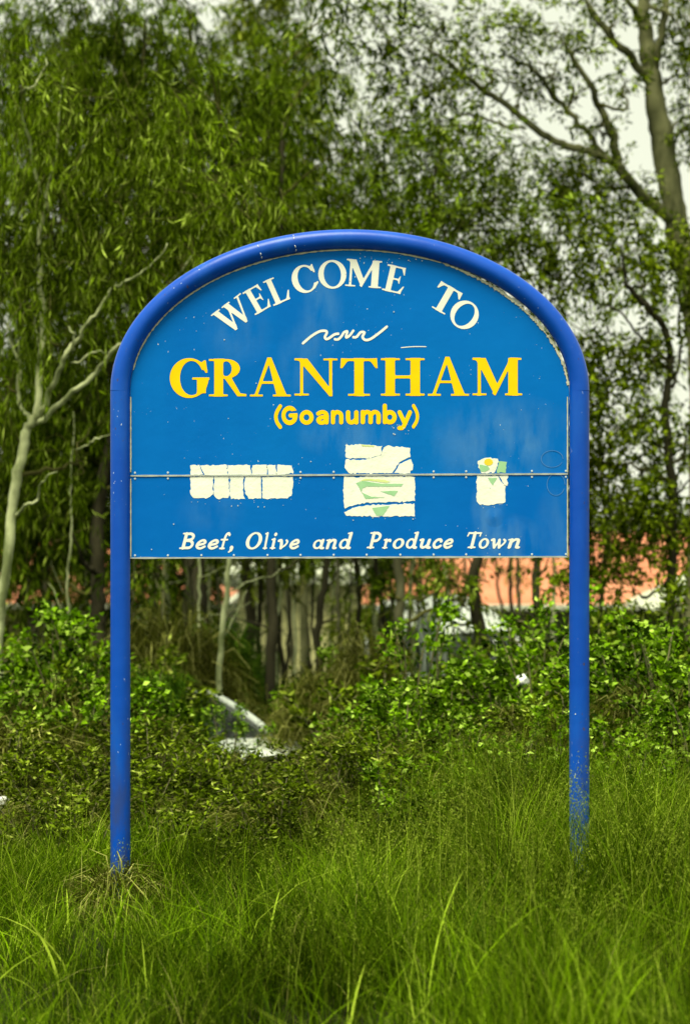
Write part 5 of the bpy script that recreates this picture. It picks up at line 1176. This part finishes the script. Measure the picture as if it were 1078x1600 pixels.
# ================================================================== grass
def blades(name, n, x0, x1, y0, y1, hfun, wid, bend, m, seed, keep=None, seg=3):
    rg = np.random.default_rng(seed); x = rg.uniform(x0, x1, n); y = rg.uniform(y0, y1, n)
    cl = .5 + .5 * np.sin(x * 3.1 + np.sin(y * 2.3) * 2) * np.sin(y * 3.7 + x); kp = rg.random(n) < (.12 + .88 * cl ** 1.4) * (.6 + .4 * smooth(6.0, 8.5, y))
    if keep is not None: kp &= keep(x, y, rg)
    x, y = x[kp], y[kp]; n = len(x); z = gz(x, y) - .02
    h = hfun(x, y) * (.55 + .75 * rg.random(n) ** 1.3); az = rg.uniform(0, 6.283, n); bn = bend * (.3 + rg.random(n)) * h
    dv = np.stack([np.cos(az), np.sin(az), np.zeros(n)], -1); sv = np.stack([-np.sin(az + rg.normal(size=n)), np.cos(az), np.zeros(n)], -1); sv = unit(sv) * (wid * .5 * (.6 + .8 * rg.random(n)))[:, None]
    p0 = np.stack([x, y, z], -1); upv = np.array([0, 0, 1.])
    ts = np.linspace(0, 1, seg + 1) ** .85
    C = [p0 + upv * (h * (t_ - .25 * (bn / h) * t_ ** 3))[:, None] + dv * (bn * t_ ** 2.1)[:, None] for t_ in ts]; s3 = C[-1]
    wd_ = [1 - .75 * t_ ** 2.2 for t_ in ts]; cols = []
    for c_, w_ in zip(C[:-1], wd_): cols += [c_ - sv * w_, c_ + sv * w_]
    v = np.stack(cols + [s3], 1); nv_ = 2 * seg + 1; k = np.arange(n)[:, None] * nv_
    me = npmesh(name, v.reshape(-1, 3), np.concatenate([k + [2 * j, 2 * j + 1, 2 * j + 3, 2 * j + 2] for j in range(seg - 1)]), k + [2 * seg - 2, 2 * seg - 1, 2 * seg])
    return obj(name, me, m), s3, dv
def hgrass(x, y):
    h = .29 + .20 * smooth(-.9, .9, x) + .05 * np.sin(2.2 * x + y)
    h = h * (1 + .28 * np.sin(5.3 * x + 2.1 * np.sin(1.9 * y)) * np.sin(4.1 * y + 1.3 * np.sin(2.7 * x)) + .2 * np.sin(11 * x + 3 * y) * np.sin(9 * y - 2 * x))
    h = h + .20 * np.exp(-((x - 1.12) / .42) ** 2) * smooth(7.6, 8.8, y) * (1 - smooth(10.0, 10.6, y))
    return h * (1 + .12 * smooth(8, 6, y)) + .02 * smooth(10.4, 11.6, y)
def notpost(x, y, rg):                      # trampled, thin grass right in front of the left-hand post
    return ~((np.abs(x + 1.125) < .16) & (y > 8.6) & (y < 10.2) & (rg.random(len(x)) < .55))
g1, _, _ = blades('grass', 170000, -2.9, 2.9, 4.6, 12.4, hgrass, .0033, .75, M['grass'], 600, notpost)
tag(g1, 'long green grass in front of and around the sign', 'grass', kind='stuff')
g1b, _, _ = blades('grass', 14000, -4.6, 4.6, 4.2, 12.4, hgrass, .008, 1.0, M['grass'], 601, notpost, 6)
tag(g1b, 'broader grass leaves among the long grass', 'grass', kind='stuff')
g1c, _, _ = blades('grass', 1500, -3.2, 3.2, 4.4, 8.6, lambda x, y: .42 + 0 * x, .011, 1.0, M['grass'], 611, None, 7)
tag(g1c, 'wide arching grass leaves nearest the camera', 'grass', kind='stuff')
def hseed(x, y): return .50 + .22 * smooth(-.6, 1.0, x) + .08 * np.sin(3 * x)
g2, tips, dv = blades('grass_stalks', 6500, -2.6, 2.9, 7.0, 12.0, hseed, .0026, .35, M['seed'], 602, lambda x, y, rg: rg.random(len(x)) < .12 + .88 * smooth(-.5, .7, x))
tag(g2, 'thin flowering grass stalks, thickest towards the right-hand post', 'grass', kind='stuff')
rg = np.random.default_rng(603); n = len(tips); mm = 34
t = rg.random((n, mm)); spread_ = (.012 + .055 * t)[..., None]
pos = tips[:, None] + np.array([0, 0, -1.]) * (t * .20)[..., None] - dv[:, None] * (t * .05)[..., None] + rg.normal(size=(n, mm, 3)) * spread_ * np.array([1, 1, .5])
a = Acc(); a.leaves(pos.reshape(-1, 3), rg.normal(size=(n * mm, 3)) + np.array([0, 0, .5]), .012, .0042, .2, rg)
g3 = obj('grass_seedheads', a.mesh('grass_seedheads'), M['seed']); tag(g3, 'feathery pale seedheads of the tall grass', 'grass', kind='stuff')
g4, _, _ = blades('dry_grass', 5200, -3.2, 3.2, 5.0, 13.0, lambda x, y: .34 + .1 * smooth(-1, 1, x) + .15 * smooth(10, 12, y), .0035, 1.0, M['dry'], 604)
tag(g4, 'straw-coloured dry blades scattered through the green grass', 'grass', kind='stuff')
# dry clump heaped at the foot of the left-hand post
dm = mound_mesh(450, 800, .22, .17, .26, .005); dm.materials.append(M['dry'])
dc = empty('grass_mound', (-1.125, 9.82, float(gz(-1.125, 9.82)))); tag(dc, 'dry brown grass clump at the foot of the left-hand post', 'grass mound', 'mounds of creeper and dry grass'); obj('foliage', dm, None, dc)
# grass under and behind the scrub, coarse
g5, _, _ = blades('undergrowth', 26000, -5, 5, 12, 22, lambda x, y: .34 + 0 * x, .012, .8, M['weep'], 605)
tag(g5, 'rank undergrowth beneath the shrubs and trees', 'undergrowth', kind='stuff')
g6, _, _ = blades('undergrowth', 12000, -9, 9, 22, 37, lambda x, y: .30 + 0 * x, .02, .8, M['grass'], 606)
tag(g6, 'rough grass under the far trees', 'undergrowth', kind='stuff')

# ================================================================== woodland that goes on to either side
for sgn, lab in ((-1, 'far belt of woodland beyond the left edge'), (1, 'far belt of woodland beyond the right edge')):
    rg = np.random.default_rng(700 + sgn); a = Acc(); n = 420
    for k in range(n):
        y = rg.uniform(34, 75); x = sgn * (y * .195 + 1.5 + rg.random() ** 1.3 * 45); h = rg.uniform(3.5, 9)
        g = float(gz(x, y)); c = np.array([x, y, g + h * rg.uniform(.35, .95)])
        spray_leaves(a, c, np.array([1.3, 1.3, 1.2]), 9, 12, .42, .13, .7, rg, .9)
        if k % 4 == 0: a.tube(np.array([[x, y, g - .1], [x + .2, y, g + h * .5], [x, y, g + h * .9]]), [.12, .09, .03], 6, False)
    tag(obj('woodland', a.mesh('woodland'), M['gum_dark']), lab, 'woodland', kind='stuff')
